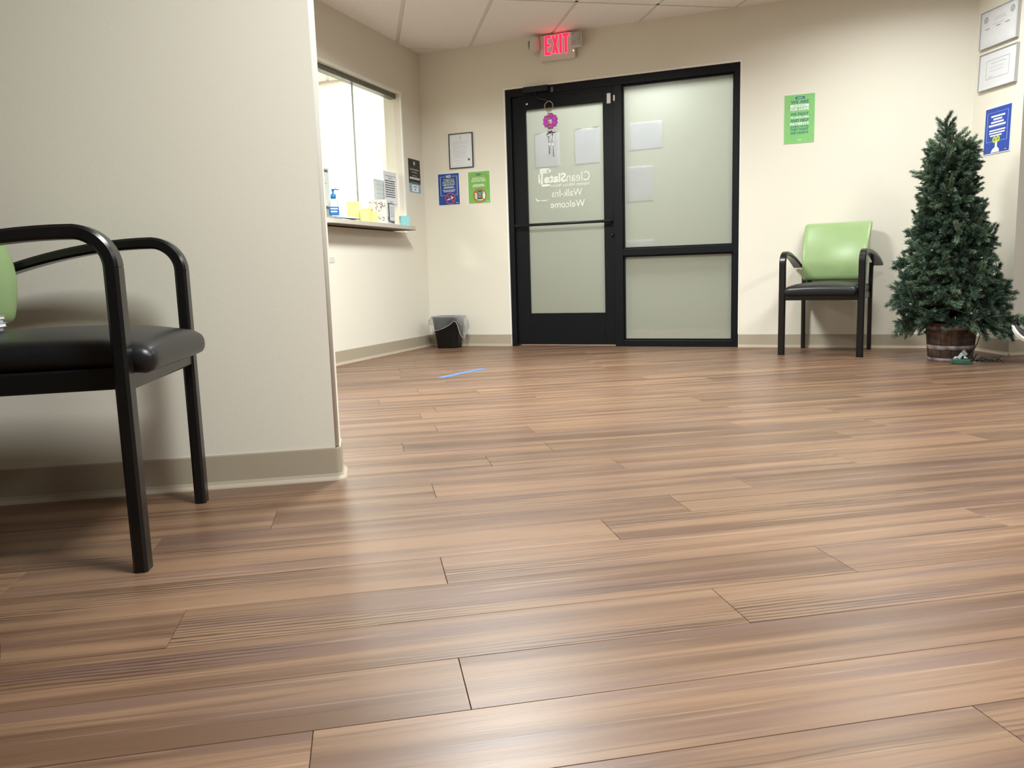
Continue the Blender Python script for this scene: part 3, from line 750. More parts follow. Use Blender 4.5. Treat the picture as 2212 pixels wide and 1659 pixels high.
q = B(); q.tube([(0, 0, .16), (0, 0, .7), (-.03*wdir.x, -.03*wdir.y, 1.2), (-.05*wdir.x, -.05*wdir.y, 1.38)], [.016, .014, .010, .006], 8); q.obj('trunk', BARK, tree)
# needles: colour varies along the sprig
NEED = bpy.data.materials.new('fir_needles'); NEED.use_nodes = True; nt = NEED.node_tree; bs = nt.nodes['Principled BSDF']; bs.inputs['Roughness'].default_value = .5
oi = nt.nodes.new('ShaderNodeObjectInfo'); tcn = nt.nodes.new('ShaderNodeTexCoord'); nn = nt.nodes.new('ShaderNodeTexNoise'); nn.inputs['Scale'].default_value = 28; nn.inputs['Detail'].default_value = 3
nt.links.new(tcn.outputs['Object'], nn.inputs[0])
mxa = nt.nodes.new('ShaderNodeMath'); mxa.operation = 'MULTIPLY_ADD'; mxa.inputs[1].default_value = .35; nt.links.new(oi.outputs['Random'], mxa.inputs[0]); nt.links.new(nn.outputs['Fac'], mxa.inputs[2])
cr = nt.nodes.new('ShaderNodeValToRGB'); cr.color_ramp.elements[0].position = .40; cr.color_ramp.elements[0].color = lin((50, 72, 59))+(1,)
cr.color_ramp.elements[1].position = .95; cr.color_ramp.elements[1].color = lin((140, 160, 132))+(1,)
el = cr.color_ramp.elements.new(.66); el.color = lin((78, 103, 85))+(1,)
nt.links.new(mxa.outputs[0], cr.inputs[0]); nt.links.new(cr.outputs[0], bs.inputs['Base Color']); MATS['fir_needles'] = NEED

def sprig(vs, fs, p0, p1, rd, nl=.034, cnt=110):
    """needles bristling round a twig p0->p1"""
    p0 = Vector(p0); p1 = Vector(p1); t = (p1-p0); L = t.length; t.normalize(); a = t.orthogonal().normalized(); c = t.cross(a)
    for k in range(cnt):
        u = (k+.5)/cnt; base = p0+t*(L*u)
        ph = rd.uniform(0, 2*math.pi); tilt = rd.uniform(.35, .95) if u < .9 else rd.uniform(.05, .7)
        d = (t*math.cos(tilt)+(a*math.cos(ph)+c*math.sin(ph))*math.sin(tilt)).normalized(); l = nl*rd.uniform(.7, 1.15)
        sd = d.cross(Vector((rd.uniform(-1, 1), rd.uniform(-1, 1), rd.uniform(-1, 1)))).normalized()*.00125
        n = len(vs); tip = base+d*l; mid = base+d*l*.5
        vs += [base-sd*.6, base+sd*.6, mid+sd, tip, mid-sd]; fs.append((n, n+1, n+2, n+3, n+4))
def branch_mesh(seed, L, nsub):
    """a limb along +x with side sprigs; returns needle and twig meshes"""
    rd = random.Random(seed); vs = []; fs = []; tw = B()
    tw.tube([(0, 0, 0), (L*.5, 0, .01), (L, 0, .02)], [.004, .003, .0012], 5)
    sprig(vs, fs, (L*.5, 0, .012), (L, 0, .02), rd, .031, 300)
    for k in range(nsub):
        u = .22+.74*(k+.5)/nsub; sg = 1 if k % 2 else -1
        sl = (.095+.03*rd.random())*(1.05-.35*u); ang = rd.uniform(.45, 1.0); el_ = rd.uniform(-.5, .6)
        p0 = Vector((L*u, 0, .012*u)); d = Vector((math.cos(ang), sg*math.sin(ang)*math.cos(el_), math.sin(el_)*.8)).normalized()
        p1 = p0+d*sl; sprig(vs, fs, p0+d*.006, p1, rd, .029, 220); tw.tube([p0, p1], [.0022, .001], 4)
    me = bpy.data.meshes.new('branch'); me.from_pydata([tuple(v) for v in vs], [], fs); me.materials.append(NEED)
    # the twig wood joins the needle mesh as a second material
    n = len(vs); bm = bmesh.new(); bm.from_mesh(me)
    tv = [bm.verts.new(v) for v in tw.v]
    for f in tw.f:
        try: ff = bm.faces.new([tv[i] for i in f]); ff.material_index = 1
        except ValueError: pass
    bm.to_mesh(me); bm.free(); me.materials.append(BARK)
    return me
BR = [branch_mesh(s, 1.0*l, n) for s, l, n in ((1, .20, 6), (2, .24, 7), (3, .28, 8), (4, .16, 6), (5, .22, 7))]
BL = [.20, .24, .28, .16, .22]
def half_width(z, side):
    pl = [(.18, .24), (.28, .335), (.49, .315), (.60, .275), (.80, .24), (1.02, .195), (1.16, .155), (1.27, .105), (1.35, .05)]
    pr = [(.18, .29), (.27, .355), (.38, .30), (.50, .26), (.67, .245), (.86, .20), (.97, .155), (1.10, .165), (1.20, .12), (1.27, .09), (1.35, .05)]
    p = pl if side < 0 else pr
    for (z0, h0), (z1, h1) in zip(p, p[1:]):
        if z <= z1: return h0+(h1-h0)*max(0, (z-z0))/(z1-z0)
    return p[-1][1]
rd = random.Random(11)
def add_branch(pos, d, roll, sc, kind):
    o = bpy.data.objects.new('branch', BR[kind]); link(o); o.parent = tree
    x = Vector(d).normalized(); y = Vector((0, 0, 1)).cross(x)
    y = y.normalized() if y.length > .05 else Vector((0, 1, 0)); z = x.cross(y)
    R = Matrix((x, y, z)).transposed() @ Matrix.Rotation(roll, 3, 'X')
    mm = (R*sc).to_4x4(); mm.translation = Vector(pos); o.matrix_local = mm
    return o
z = .265; ring_i = 0; nbr = 0
while z < 1.26:
    f = (z-.2)/1.15; R_mean = (half_width(z, -1)+half_width(z, 1))/2
    n = max(8, int(round(16-7*f)))
    for k in range(n):
        a = 2*math.pi*(k+rd.uniform(-.25, .25))/n+ring_i*.8
        d = wdir*math.cos(a)-vdir*math.sin(a)
        cs = math.cos(a); hw = half_width(z, cs); hw = hw*abs(cs)+R_mean*(1-abs(cs)); reach = hw*rd.uniform(.74, 1.05)
        if (-math.sin(a)) < -.2 and cs > .3: reach = min(reach, .36)
        kind = rd.choice((0, 1, 2, 4)) if z < .9 else rd.choice((0, 3, 4))
        el_ = rd.uniform(-.12, .42)+(.35 if z > 1.05 else 0)+(-.22 if z < .30 else 0)
        sc = min(1.25, max(.55, reach/(BL[kind]+.02)*.92)); lean = -.05*max(0, z-.3)
        inner = max(.012, reach-(BL[kind]+.022)*sc*math.cos(el_))
        p = wdir*(lean)+d*inner+Vector((0, 0, z+rd.uniform(-.03, .03)))
        add_branch(p, d*math.cos(el_)+Vector((0, 0, math.sin(el_))), rd.uniform(0, 6.28), sc, kind); nbr += 1
        if rd.random() < .8:      # inner growth closes the crown
            add_branch(wdir*lean+d*.02+Vector((0, 0, z+.02)), d+Vector((0, 0, rd.uniform(.0, .8))), rd.uniform(0, 6.28), .85 if z < .9 else .7, 3)
    z += .060-.014*f; ring_i += 1
# leader and the stray tips of the crown
TOPW = wdir*-.05
for rl_, zz_, kk_ in ((.4, 1.27, 0), (1.5, 1.20, 0), (2.6, 1.17, 3), (3.6, 1.22, 3)): add_branch(TOPW+wdir*.012*(rl_-1.5)+Vector((0, 0, zz_)), wdir*(-.16 if kk_ == 0 else .05)+vdir*(.1*(rl_-1.5))+Vector((0, 0, 1)), rl_, .9, kk_)
add_branch(TOPW+Vector((0, 0, 1.22)), wdir*.9+Vector((0, 0, .58)), 1.2, .86, 3)
add_branch(TOPW+Vector((0, 0, 1.20)), wdir*-.95+Vector((0, 0, .60)), 2.2, .66, 3)
add_branch(TOPW+Vector((0, 0, 1.13)), wdir*.9+Vector((0, 0, .75)), .2, .9, 3)
add_branch(TOPW+Vector((0, 0, 1.18)), -vdir+Vector((0, 0, .9)), .2, .8, 3)
add_branch(TOPW+Vector((0, 0, 1.18)), vdir+Vector((0, 0, .9)), .2, .75, 3)
add_branch(wdir*.09-vdir*.06+Vector((0, 0, .275)), wdir*1-vdir*.1+Vector((0, 0, -.10)), .2, 1.08, 2)
add_branch(wdir*.06-vdir*.04+Vector((0, 0, .27)), wdir*1-vdir*.05+Vector((0, 0, -.28)), 1.1, 1.0, 2)
add_branch(wdir*-.05-vdir*.04+Vector((0, 0, .27)), wdir*-1-vdir*.1+Vector((0, 0, -.36)), 1.4, .85, 1)

# light string left on the tree: cable, bulbs, plug cluster on the floor
WIRE = M('dark_green_cable', (22, 34, 28), .5, vary=(50, (18, 28, 23)))
PLUGG = M('green_plug', (48, 96, 78), .5, vary=(30, (40, 84, 68)))
BULB = M('clear_bulb', (182, 190, 190), .25, vary=(60, (206, 212, 210)))
ls = empty('light_string', (TX, TY, 0), 0, 'unlit dark green light string draped through the fir tree down to the floor', 'string lights')
def wz(a, v, z): return wdir*a-vdir*v+Vector((0, 0, z))
pts = []
for k in range(60):
    u = k/59; zz = .25+1.03*u; a = u*6.2*math.pi+.3
    R_ = (half_width(zz, math.cos(a)))*.93; pts.append(wdir*(math.cos(a)*R_-.05*max(0, zz-.3))-vdir*math.sin(a)*R_*.93+Vector((0, 0, zz+.02*math.sin(k*2.1))))
q = B(); q.tube(pts, .0022, 5); q.obj('cable', WIRE, ls)
for k in range(3, 58, 3):
    p = pts[k]; d = Vector((p.x, p.y, .0)).normalized()
    q = B(); q.tube([p, p+d*.022+Vector((0, 0, .004))], .0042, 6); s_ = q.obj('bulb_socket', WIRE, ls)
    q = B(); q.tube([p+d*.022+Vector((0, 0, .004)), p+d*.03+Vector((0, 0, .006)), p+d*.04+Vector((0, 0, .008))], [.003, .0038, .0008], 6); q.obj('bulb', BULB, s_)
q = B(); q.tube([wz(.10, .09, .26), wz(.135, .09, .21), wz(.152, .10, .17), wz(.140, .12, .12), wz(.120, .15, .075), wz(.10, .175, .02), wz(.085, .19, .012)], .003, 6); q.obj('cord', WIRE, ls)
def plug(a, v, z, ang, mat, dims, name):
    q = B(); q.box((0, 0, 0), dims, 0, min(dims)*.15); o = q.obj(name, mat, ls); o.location = wz(a, v, z); o.rotation_euler = ang; return o
plug(.045, .20, .016, (0, 0, -.9), PLUGG, (.045, .032, .030), 'plug'); plug(.082, .205, .015, (0, 0, -.55), PLUGG, (.050, .030, .028), 'plug'); plug(.02, .195, .014, (0, .2, -.4), PLUGG, (.03, .026, .026), 'plug')
plug(.052, .200, .048, (.3, .5, -.6), BULB, (.018, .004, .036), 'paper_tag'); plug(.072, .185, .062, (-.2, .9, -.3), M('grey_tag', (150, 156, 160), .5, vary=(40, (140, 146, 150))), (.034, .003, .03), 'paper_tag'); plug(.028, .195, .036, (0, -.4, .2), BULB, (.02, .012, .012), 'paper_tag'); plug(.082, .195, .037, (0, .3, .4), BULB, (.022, .012, .010), 'paper_tag')
for k in range(7):
    a0 = .10+.022*k; q = B(); q.tube([wz(a0-.05, .17, .012), wz(a0, .16+.02*math.sin(k*3), .03+.014*math.cos(k*2)), wz(a0+.045, .13+.02*math.cos(k*2.2), .010)], .0026, 5); q.obj('cord', WIRE, ls)
for k in range(5):
    p = wz(.12+.03*k, .14+.02*math.sin(k*2), .02); q = B(); q.tube([p, p+wdir*.02+Vector((0, 0, .025*math.cos(k*1.4)+.012))], [.0048, .004], 6); q.obj('bulb_socket', WIRE, ls)

# ================================================================== WASTE BIN with liner
bl, br_ = on_back(.262, 0, .165)
bin_ = empty('waste_bin', bl, br_, 'small black waste bin with a clear liner in the corner by the door', 'waste bin')
def rr_ring(w_, d_, z, n=40, e=4.0):
    out = []
    for k in range(n):
        a = 2*math.pi*k/n; c, s_ = math.cos(a), math.sin(a)
        out.append(Vector((w_/2*math.copysign(abs(c)**(2/e), c), d_/2*math.copysign(abs(s_)**(2/e), s_), z)))
    return out
NB = 40
def loft(rings, close=False):
    q = B(); vs = []; fs = []
    for r in rings: vs += r
    for i in range(len(rings)-1):
        for k in range(NB): fs.append((i*NB+k, i*NB+(k+1) % NB, (i+1)*NB+(k+1) % NB, (i+1)*NB+k))
    if close: fs.append(tuple(range(NB-1, -1, -1)))
    q.add(vs, fs, True); return q
loft([rr_ring(.185, .15, 0), rr_ring(.19, .155, .006), rr_ring(.256, .205, .258), rr_ring(.266, .215, .262), rr_ring(.266, .215, .270), rr_ring(.254, .203, .270), rr_ring(.186, .15, .012)], True).obj('bin_body', BLACKPLASTIC, bin_)
LINER = bpy.data.materials.new('clear_liner'); LINER.use_nodes = True; nt = LINER.node_tree; nt.nodes.clear()
out = nt.nodes.new('ShaderNodeOutputMaterial'); tr = nt.nodes.new('ShaderNodeBsdfTransparent'); di = nt.nodes.new('ShaderNodeBsdfDiffuse'); di.inputs[0].default_value = (.82, .84, .85, 1)
tl = nt.nodes.new('ShaderNodeBsdfTranslucent'); tl.inputs[0].default_value = (.82, .84, .85, 1); gl = nt.nodes.new('ShaderNodeBsdfGlossy'); gl.inputs['Roughness'].default_value = .2
a_ = nt.nodes.new('ShaderNodeMixShader'); nt.links.new(di.outputs[0], a_.inputs[1]); nt.links.new(tl.outputs[0], a_.inputs[2])
b_ = nt.nodes.new('ShaderNodeMixShader'); b_.inputs[0].default_value = .13; nt.links.new(tr.outputs[0], b_.inputs[1]); nt.links.new(a_.outputs[0], b_.inputs[2])
c_ = nt.nodes.new('ShaderNodeMixShader'); lw_ = nt.nodes.new('ShaderNodeLayerWeight'); lw_.inputs[0].default_value = .35
nt.links.new(lw_.outputs['Facing'], c_.inputs[0]); nt.links.new(b_.outputs[0], c_.inputs[1])
d_ = nt.nodes.new('ShaderNodeMixShader'); d_.inputs[0].default_value = .3; nt.links.new(a_.outputs[0], d_.inputs[1]); nt.links.new(gl.outputs[0], d_.inputs[2])
nt.links.new(d_.outputs[0], c_.inputs[2]); nt.links.new(c_.outputs[0], out.inputs[0]); MATS['clear_liner'] = LINER
rd = random.Random(5); drop = []; flare = []
for k in range(NB):
    a = 360*k/NB       # 0 = right, 270 = front
    d0 = .085+.02*math.sin(math.radians(a*3+40)); fl_ = .012
    g = lambda c, wd: math.exp(-(((a-c+180) % 360-180)/wd)**2)
    d0 += .115*g(338, 20)+.03*g(232, 22)-.03*g(300, 22); fl_ += .055*g(345, 26)+.026*g(190, 34)
    drop.append(d0+rd.uniform(-.008, .008)); flare.append(fl_+rd.uniform(-.004, .006))
rings = [rr_ring(.20, .16, .06), rr_ring(.246, .196, .24), rr_ring(.262, .211, .275)]
for u in (.0, .25, .5, .75, 1.0):
    r_ = []
    for k, p in enumerate(rr_ring(.274, .223, .274)):
        n = Vector((p.x, p.y, 0)).normalized(); taper = -.10*u*drop[k]
        r_.append(p+n*(taper+flare[k]*math.sin(u*math.pi*.62)+.004*math.sin(k*1.9)*u)+Vector((0, 0, -drop[k]*u)))
    rings.append(r_)
ln = loft(rings).obj('bin_liner', LINER, bin_)
q = B(); q.tube(rings[-1], .0013, 5, True); q.obj('liner_hem', M('liner_white', (226, 228, 230), .4, vary=(60, (216, 218, 222))), ln)
q = B(); q.tube(rr_ring(.274, .223, .276), .0016, 5, True); q.obj('liner_fold', MATS['liner_white'], ln)
# tape mark on the floor
TAPE = M('blue_tape', (82, 124, 196), .6, vary=(60, (76, 116, 188)))
p0 = Vector((.431, 4.708, 0)); p1 = Vector((.760, 5.067, 0)); mid = (p0+p1)/2
q = B(); L_ = (p1-p0).length; n = 10; vs = []
for k in range(n+1):
    x = -L_/2+L_*k/n; wob = .0012*math.sin(k*1.7); vs += [(x+wob*3*(k in (0, n)), -.024+wob, .0003), (x, .024+wob, .0003), (x, .024+wob, .0009), (x, -.024+wob, .0009)]
fs = []
for k in range(n):
    for m in range(4): fs.append((k*4+m, k*4+(m+1) % 4, k*4+4+(m+1) % 4, k*4+4+m))
fs += [(0, 3, 2, 1), (n*4, n*4+1, n*4+2, n*4+3)]
q.add(vs, fs); o = q.obj('floor_tape', TAPE, loc=mid, rz=math.atan2(p1.y-p0.y, p1.x-p0.x)); tag(o, 'strip of blue tape stuck on the floor before the door', 'tape')

# ================================================================== SIGNS AND FRAMES ON THE WALLS
def wall_thing(name, place, label, cat, group=None, tilt=0):
    t = empty(name, place[0], place[1], label, cat, group)
    if tilt: t.rotation_euler = (0, tilt, place[1])
    return t
def board(t, w_, h_, th, edge, face, bd, rad=.004):
    """plate with a border colour showing round the face"""
    q = B(); q.box((0, -th/2, 0), (w_, th, h_), 0, min(.0012, th*.3)); q.obj('board', edge, t)
    q = B(); q.span((-w_/2+bd, -th-.0004, -h_/2+bd), (w_/2-bd, -th+.0002, h_/2-bd)); q.obj('face', face, t)
    return -th-.0005
# --- no tobacco sign
W_, H_ = .208, .272
def fx(u): return -W_/2+W_*u
def fz(v): return H_/2-H_*v
t = wall_thing('tobacco_sign', on_back(.2385, 1.3555, .0006), 'blue NO TOBACCO PRODUCTS sign with a crossed-out cigarette', 'sign', 'letter-size rule signs left of the door')
y = board(t, W_, H_, .003, WHITEINK, BLUE, .005)
b = B(); text(b, 'NO', fx(.40), fx(.60), fz(.150), fz(.062), y-.0003, .03)
rect(b, fx(.12), fx(.37), fz(.112), fz(.105), y); rect(b, fx(.63), fx(.89), fz(.112), fz(.105), y); rect(b, fx(.12), fx(.132), fz(.69), fz(.112), y); rect(b, fx(.878), fx(.89), fz(.69), fz(.112), y); rect(b, fx(.132), fx(.33), fz(.69), fz(.683), y); rect(b, fx(.76), fx(.878), fz(.69), fz(.683), y)
text(b, 'PERMITTED ON SITE', fx(.24), fx(.76), fz(.385), fz(.345), y-.0003, .02)
lines(b, fx(.24), fx(.77), (fz(.425), fz(.462)), .0052, y, 1); lines(b, fx(.22), fx(.80), (fz(.53), fz(.57)), .0052, y, 2)
slab_rot(b, fx(.555)-.002, fz(.80), .058, .0085, .28, y); slab_rot(b, fx(.555)+.012, fz(.735), .022, .006, 2.2, y); slab_rot(b, fx(.555)+.021, fz(.755), .018, .006, -.6, y); lines(b, fx(.80), fx(.93), (fz(.93),), .004, y, 3)
b.obj('lettering', WHITEINK, t)
b = B(); text(b, 'TOBACCO', fx(.26), fx(.75), fz(.255), fz(.180), y-.0003, .02); text(b, 'PRODUCTS', fx(.23), fx(.78), fz(.332), fz(.262), y-.0003, .02); b.obj('lettering', M('pale_lime_ink', (196, 208, 150), .5, vary=(60, (190, 202, 144))), t)
b = B(); ring(b, fx(.555), fz(.79), .0485, .0405, y-.0008); slab_rot(b, fx(.555), fz(.79), .088, .0085, -.72, y-.0008); b.obj('prohibition_ring', RED, t)
# --- no phone calls sign
t = wall_thing('phone_sign', on_back(.5225, 1.3535, .0006), 'green NO PHONE CALLS sign with a crossed-out hand holding a phone', 'sign', 'letter-size rule signs left of the door')
y = board(t, W_, H_, .003, WHITEINK, GREEN, .005)
b = B(); text(b, 'NO', fx(.39), fx(.58), fz(.150), fz(.070), y-.0003, .03); frame_lines(b, fx(.13), fx(.88), fz(.56), fz(.125), .0007, y)
b.span((fx(.43), y-.0008, fz(.865)), (fx(.62), y-.0004, fz(.60))); b.obj('lettering', NAVY, t)
b = B(); text(b, 'PHONE CALLS,', fx(.21), fx(.76), fz(.262), fz(.205), y-.0003, .02); text(b, 'PHOTOS OR VIDEOS', fx(.17), fx(.80), fz(.325), fz(.272), y-.0003, .02)
lines(b, fx(.20), fx(.78), (fz(.42), fz(.46)), .006, y, 4)
for k in range(4): slab_rot(b, fx(.355), fz(.69+.045*k), .016, .008, -.3, y-.0004)
b.plate([(fx(.66), fz(.88)), (fx(.74), fz(.86)), (fx(.78), fz(.74)), (fx(.76), fz(.66)), (fx(.71), fz(.63)), (fx(.66), fz(.72))], y-.0008, y-.0002); b.plate([(fx(.44), fz(.885)), (fx(.66), fz(.89)), (fx(.66), fz(.868)), (fx(.44), fz(.868))], y-.0008, y-.0002)
lines(b, fx(.82), fx(.93), (fz(.93),), .004, y, 5); b.obj('lettering', WHITEINK, t)
b = B(); b.span((fx(.455), y-.0012, fz(.82)), (fx(.595), y-.0008, fz(.64))); b.obj('phone_screen', M('phone_screen', (120, 150, 150), .4, vary=(50, (112, 142, 142))), t)
b = B(); ring(b, fx(.52), fz(.755), .0595, .0515, y-.0016); slab_rot(b, fx(.52), fz(.755), .108, .0085, -.75, y-.0016); b.obj('prohibition_ring', RED, t)
# --- framed notice
t = wall_thing('notice_frame', on_back(.3685, 1.6675, .0008), 'framed printed notice under glass with thin dark frame above the rule signs', 'picture frame')
W_, H_ = .222, .288
q = B()
for a, c in (((-W_/2, -.014, -H_/2), (-W_/2+.006, 0, H_/2)), ((W_/2-.006, -.014, -H_/2), (W_/2, 0, H_/2)), ((-W_/2+.006, -.014, -H_/2), (W_/2-.006, 0, -H_/2+.006)), ((-W_/2+.006, -.014, H_/2-.006), (W_/2-.006, 0, H_/2))): q.span(a, c)
q.obj('frame', DARKFRAME, t)
q = B(); q.span((-W_/2+.006, -.006, -H_/2+.006), (W_/2-.006, -.001, H_/2-.006)); q.obj('sheet', PAPER, t)
b = B(); y = -.0062
lines(b, -.075, .075, [.075-.0085*k for k in range(3)], .0024, y, 6, False, .8); lines(b, -.075, .075, [.040-.0085*k for k in range(3)], .0024, y, 7, False, .8)
lines(b, -.070, .072, [.008-.0085*k for k in range(9)], .0022, y, 8, False, .8); lines(b, -.068, .045, [-.078-.008*k for k in range(2)], .0022, y, 9, False, .9); lines(b, -.06, .06, (-.102,), .003, y, 10); rect(b, -.08, .082, -.122, -.120, y)
b.obj('lettering', PRINTL, t)
b = B(); rect(b, .062, .080, -.085, -.068, y); rect(b, -.006, -.004, .09, .128, y); b.obj('lettering', PRINTD, t)
q = B(); q.span((-W_/2+.006, -.0105, -H_/2+.006), (W_/2-.006, -.009, H_/2-.006)); q.obj('glass', DOCGLASS, t)
# --- green poster right of the door
W_, H_ = .2105, .345
t = wall_thing('hope_poster', on_back(3.073, 1.671, .0006), 'tall green poster reading WE ARE FOR HOPE above the green chair', 'poster')
y = board(t, W_, H_, .003, M('poster_edge', (226, 236, 212), .5, vary=(60, (220, 230, 206))), GREEN2, .0022)
TEALINK = M('teal_ink', (34, 98, 118), .5, vary=(60, (38, 104, 122)))
b = B(); rect(b, fx(.36), fx(.66), fz(.10), fz(.052), y); b.obj('print_bar', TEALINK, t)
for s_, x0, x1, v0, v1 in (('WE ARE', .21, .80, .19, .125), ('WE FIGHT', .21, .80, .435, .375), ('AND HELP', .21, .80, .565, .502), ('ACHIEVE THE LIVES', .21, .80, .678, .640), ('THEY WANT', .21, .80, .745, .692), ('AND DESERVE', .21, .80, .812, .762)):
    b = B(); text(b, s_, fx(x0), fx(x1), fz(v0), fz(v1), y-.0003, .02); b.obj('lettering', TEALINK, t)
b = B(); rect(b, fx(.20), fx(.80), fz(.262), fz(.212), y); b.obj('print_bar', WHITEINK, t)
for s_, x0, x1, v0, v1 in (('FOR HOPE', .20, .81, .335, .275), ('TO SAVE LIVES', .20, .80, .492, .450), ('PATIENTS', .20, .81, .632, .574)):
    b = B(); text(b, s_, fx(x0), fx(x1), fz(v0), fz(v1), y-.0003, .035); b.obj('lettering', WHITEINK, t)
b = B(); lines(b, fx(.45), fx(.60), (fz(.93),), .004, y, 12); b.obj('print_bar', WHITEINK, t, 'stuff')
b = B(); lines(b, fx(.40), fx(.62), (fz(.076),), .006, y-.0005, 13); lines(b, fx(.23), fx(.78), (fz(.237),), .008, y-.0005, 14); b.obj('small_print', M('pale_teal_ink', (170, 214, 196), .5, vary=(60, (164, 208, 190))), t, 'stuff')
# --- flyer on the reception wall
t = wall_thing('hiring_flyer', on_left(-.173, 1.4655, .0006), 'black flyer with a blue foot on the wall between window and corner', 'flyer')
W_, H_ = .208, .276
q = B(); q.span((-W_/2, -.0012, -H_/2+.074), (W_/2, 0, H_/2)); q.obj('flyer_sheet', M('flyer_black', (34, 32, 32), .5, vary=(30, (40, 38, 37))), t)
q = B(); q.span((-W_/2+.004, -.001, -H_/2), (W_/2-.002, 0, -H_/2+.0738)); q.obj('flyer_foot', M('flyer_blue', (132, 182, 210), .5, vary=(30, (124, 174, 204))), t)
b = B(); y = -.0013
b.plate([(-.012, .118), (.012, .118), (.012, .098), (0, .085), (-.012, .098)], y-.0004, y); text(b, 'Get Hiring Now', -.078, .078, .040, .062, y, .01); lines(b, -.05, .05, (.028,), .004, y, 15); lines(b, -.05, .05, (.002,), .004, y, 16); rect(b, -.09, .09, -.028, -.012, y); lines(b, -.09, .09, (-.055,), .0025, y, 17); b.obj('lettering', M('flyer_white', (214, 212, 208), .5, vary=(60, (206, 204, 200))), t)
b = B(); rect(b, -.055, .06, -.130, -.075, y+.0004); b.obj('flyer_panel', PAPER, t)
b = B(); lines(b, -.04, .045, (-.090,), .007, y-.0003, 18); lines(b, -.018, .02, (-.112,), .007, y-.0003, 19); b.obj('lettering', PRINTD, t)
# --- two certificates and the blue poster on the right wall
def certificate(place, label, w_, h_, seed, tilt):
    t = wall_thing('certificate_frame', place, label, 'picture frame', 'framed certificates on the right wall', tilt)
    q = B()
    for a, c in (((-w_/2, -.020, -h_/2), (-w_/2+.004, 0, h_/2)), ((w_/2-.004, -.020, -h_/2), (w_/2, 0, h_/2)), ((-w_/2+.004, -.020, -h_/2), (w_/2-.004, 0, -h_/2+.004)), ((-w_/2+.004, -.020, h_/2-.004), (w_/2-.004, 0, h_/2))): q.span(a, c)
    q.obj('frame', SILVER, t)
    q = B(); q.span((-w_/2+.004, -.012, -h_/2+.004), (w_/2-.004, -.001, h_/2-.004)); q.obj('sheet', PAPER, t)
    q = B(); q.span((-w_/2+.004, -.0165, -h_/2+.004), (w_/2-.004, -.015, h_/2-.004)); q.obj('glass', DOCGLASS, t)
    return t
t = certificate(on_right(.247, 2.095, .0008), 'upper framed certificate with two round seals, cut by the top edge', .372, .232, 1, math.radians(2.2))
b = B(); y = -.0122; lines(b, -.06, .07, (.055, .042), .004, y, 21); lines(b, -.07, .05, (.018,), .004, y, 22); frame_lines(b, -.165, .165, -.098, .10, .0012, y); b.obj('lettering', PRINTL, t)
b = B(); ring(b, -.135, .062, .022, .004, y); ring(b, .125, .068, .022, .004, y); b.obj('seal', M('seal_grey', (170, 172, 178), .6, vary=(200, (196, 198, 204))), t)
b = B()
for x in (-.14, -.03, .06): rect(b, x, x+.045, .001, .005, y)
b.obj('lettering', PRINTD, t)
t = certificate(on_right(.254, 1.830, .0008), 'lower framed certificate with a bordered sheet on the right wall', .372, .232, 2, math.radians(2.2))
b = B(); frame_lines(b, -.115, .115, -.055, .065, .006, y); lines(b, -.07, .08, (.040,), .006, y, 23); lines(b, -.08, .06, (.016, -.006), .004, y, 24); b.obj('lettering', PRINTL, t)
b = B(); rect(b, -.085, -.05, -.042, -.039, y); b.obj('lettering', PRINT, t)
W_, H_ = .266, .296
t = wall_thing('hands_poster', on_right(.274, 1.4435, .0006), 'bright blue poster with a pale raised arm and yellow hands, right of the tree top', 'poster', None, math.radians(1.2))
y = board(t, W_, H_, .004, WHITEINK, BLUE2, .005)
b = B(); rect(b, fx(.10), fx(.88), fz(.118), fz(.112), y); rect(b, fx(.10), fx(.115), fz(.735), fz(.118), y); rect(b, fx(.865), fx(.88), fz(.735), fz(.118), y); rect(b, fx(.115), fx(.36), fz(.738), fz(.730), y); rect(b, fx(.60), fx(.865), fz(.738), fz(.730), y); rect(b, fx(.20), fx(.78), fz(.43), fz(.424), y)
b.obj('lettering', M('thin_white_ink', (150, 176, 226), .5, vary=(60, (144, 170, 220))), t)
b = B()
for k, (x0, x1) in enumerate(((.24, .76), (.33, .66), (.25, .72), (.17, .80))): rect(b, fx(x0), fx(x1), fz(.20+.064*k)-.0055, fz(.20+.064*k)+.0055, y)
for k, (x0, x1) in enumerate(((.20, .80), (.20, .78), (.24, .68))): rect(b, fx(x0), fx(x1), fz(.50+.055*k)-.0045, fz(.50+.055*k)+.0045, y)
b.plate([(fx(.30), fz(.97)), (fx(.62), fz(.97)), (fx(.60), fz(.90)), (fx(.53), fz(.86)), (fx(.525), fz(.74)), (fx(.455), fz(.74)), (fx(.45), fz(.86)), (fx(.36), fz(.90))], y-.0006, y); b.obj('lettering', WHITEINK, t)
b = B(); ring(b, fx(.42), fz(.70), .020, .006, y-.0008, 14); ring(b, fx(.55), fz(.695), .020, .006, y-.0008, 14); rect(b, fx(.82), fx(.88), fz(.945), fz(.925), y); b.obj('hands', LIME, t)

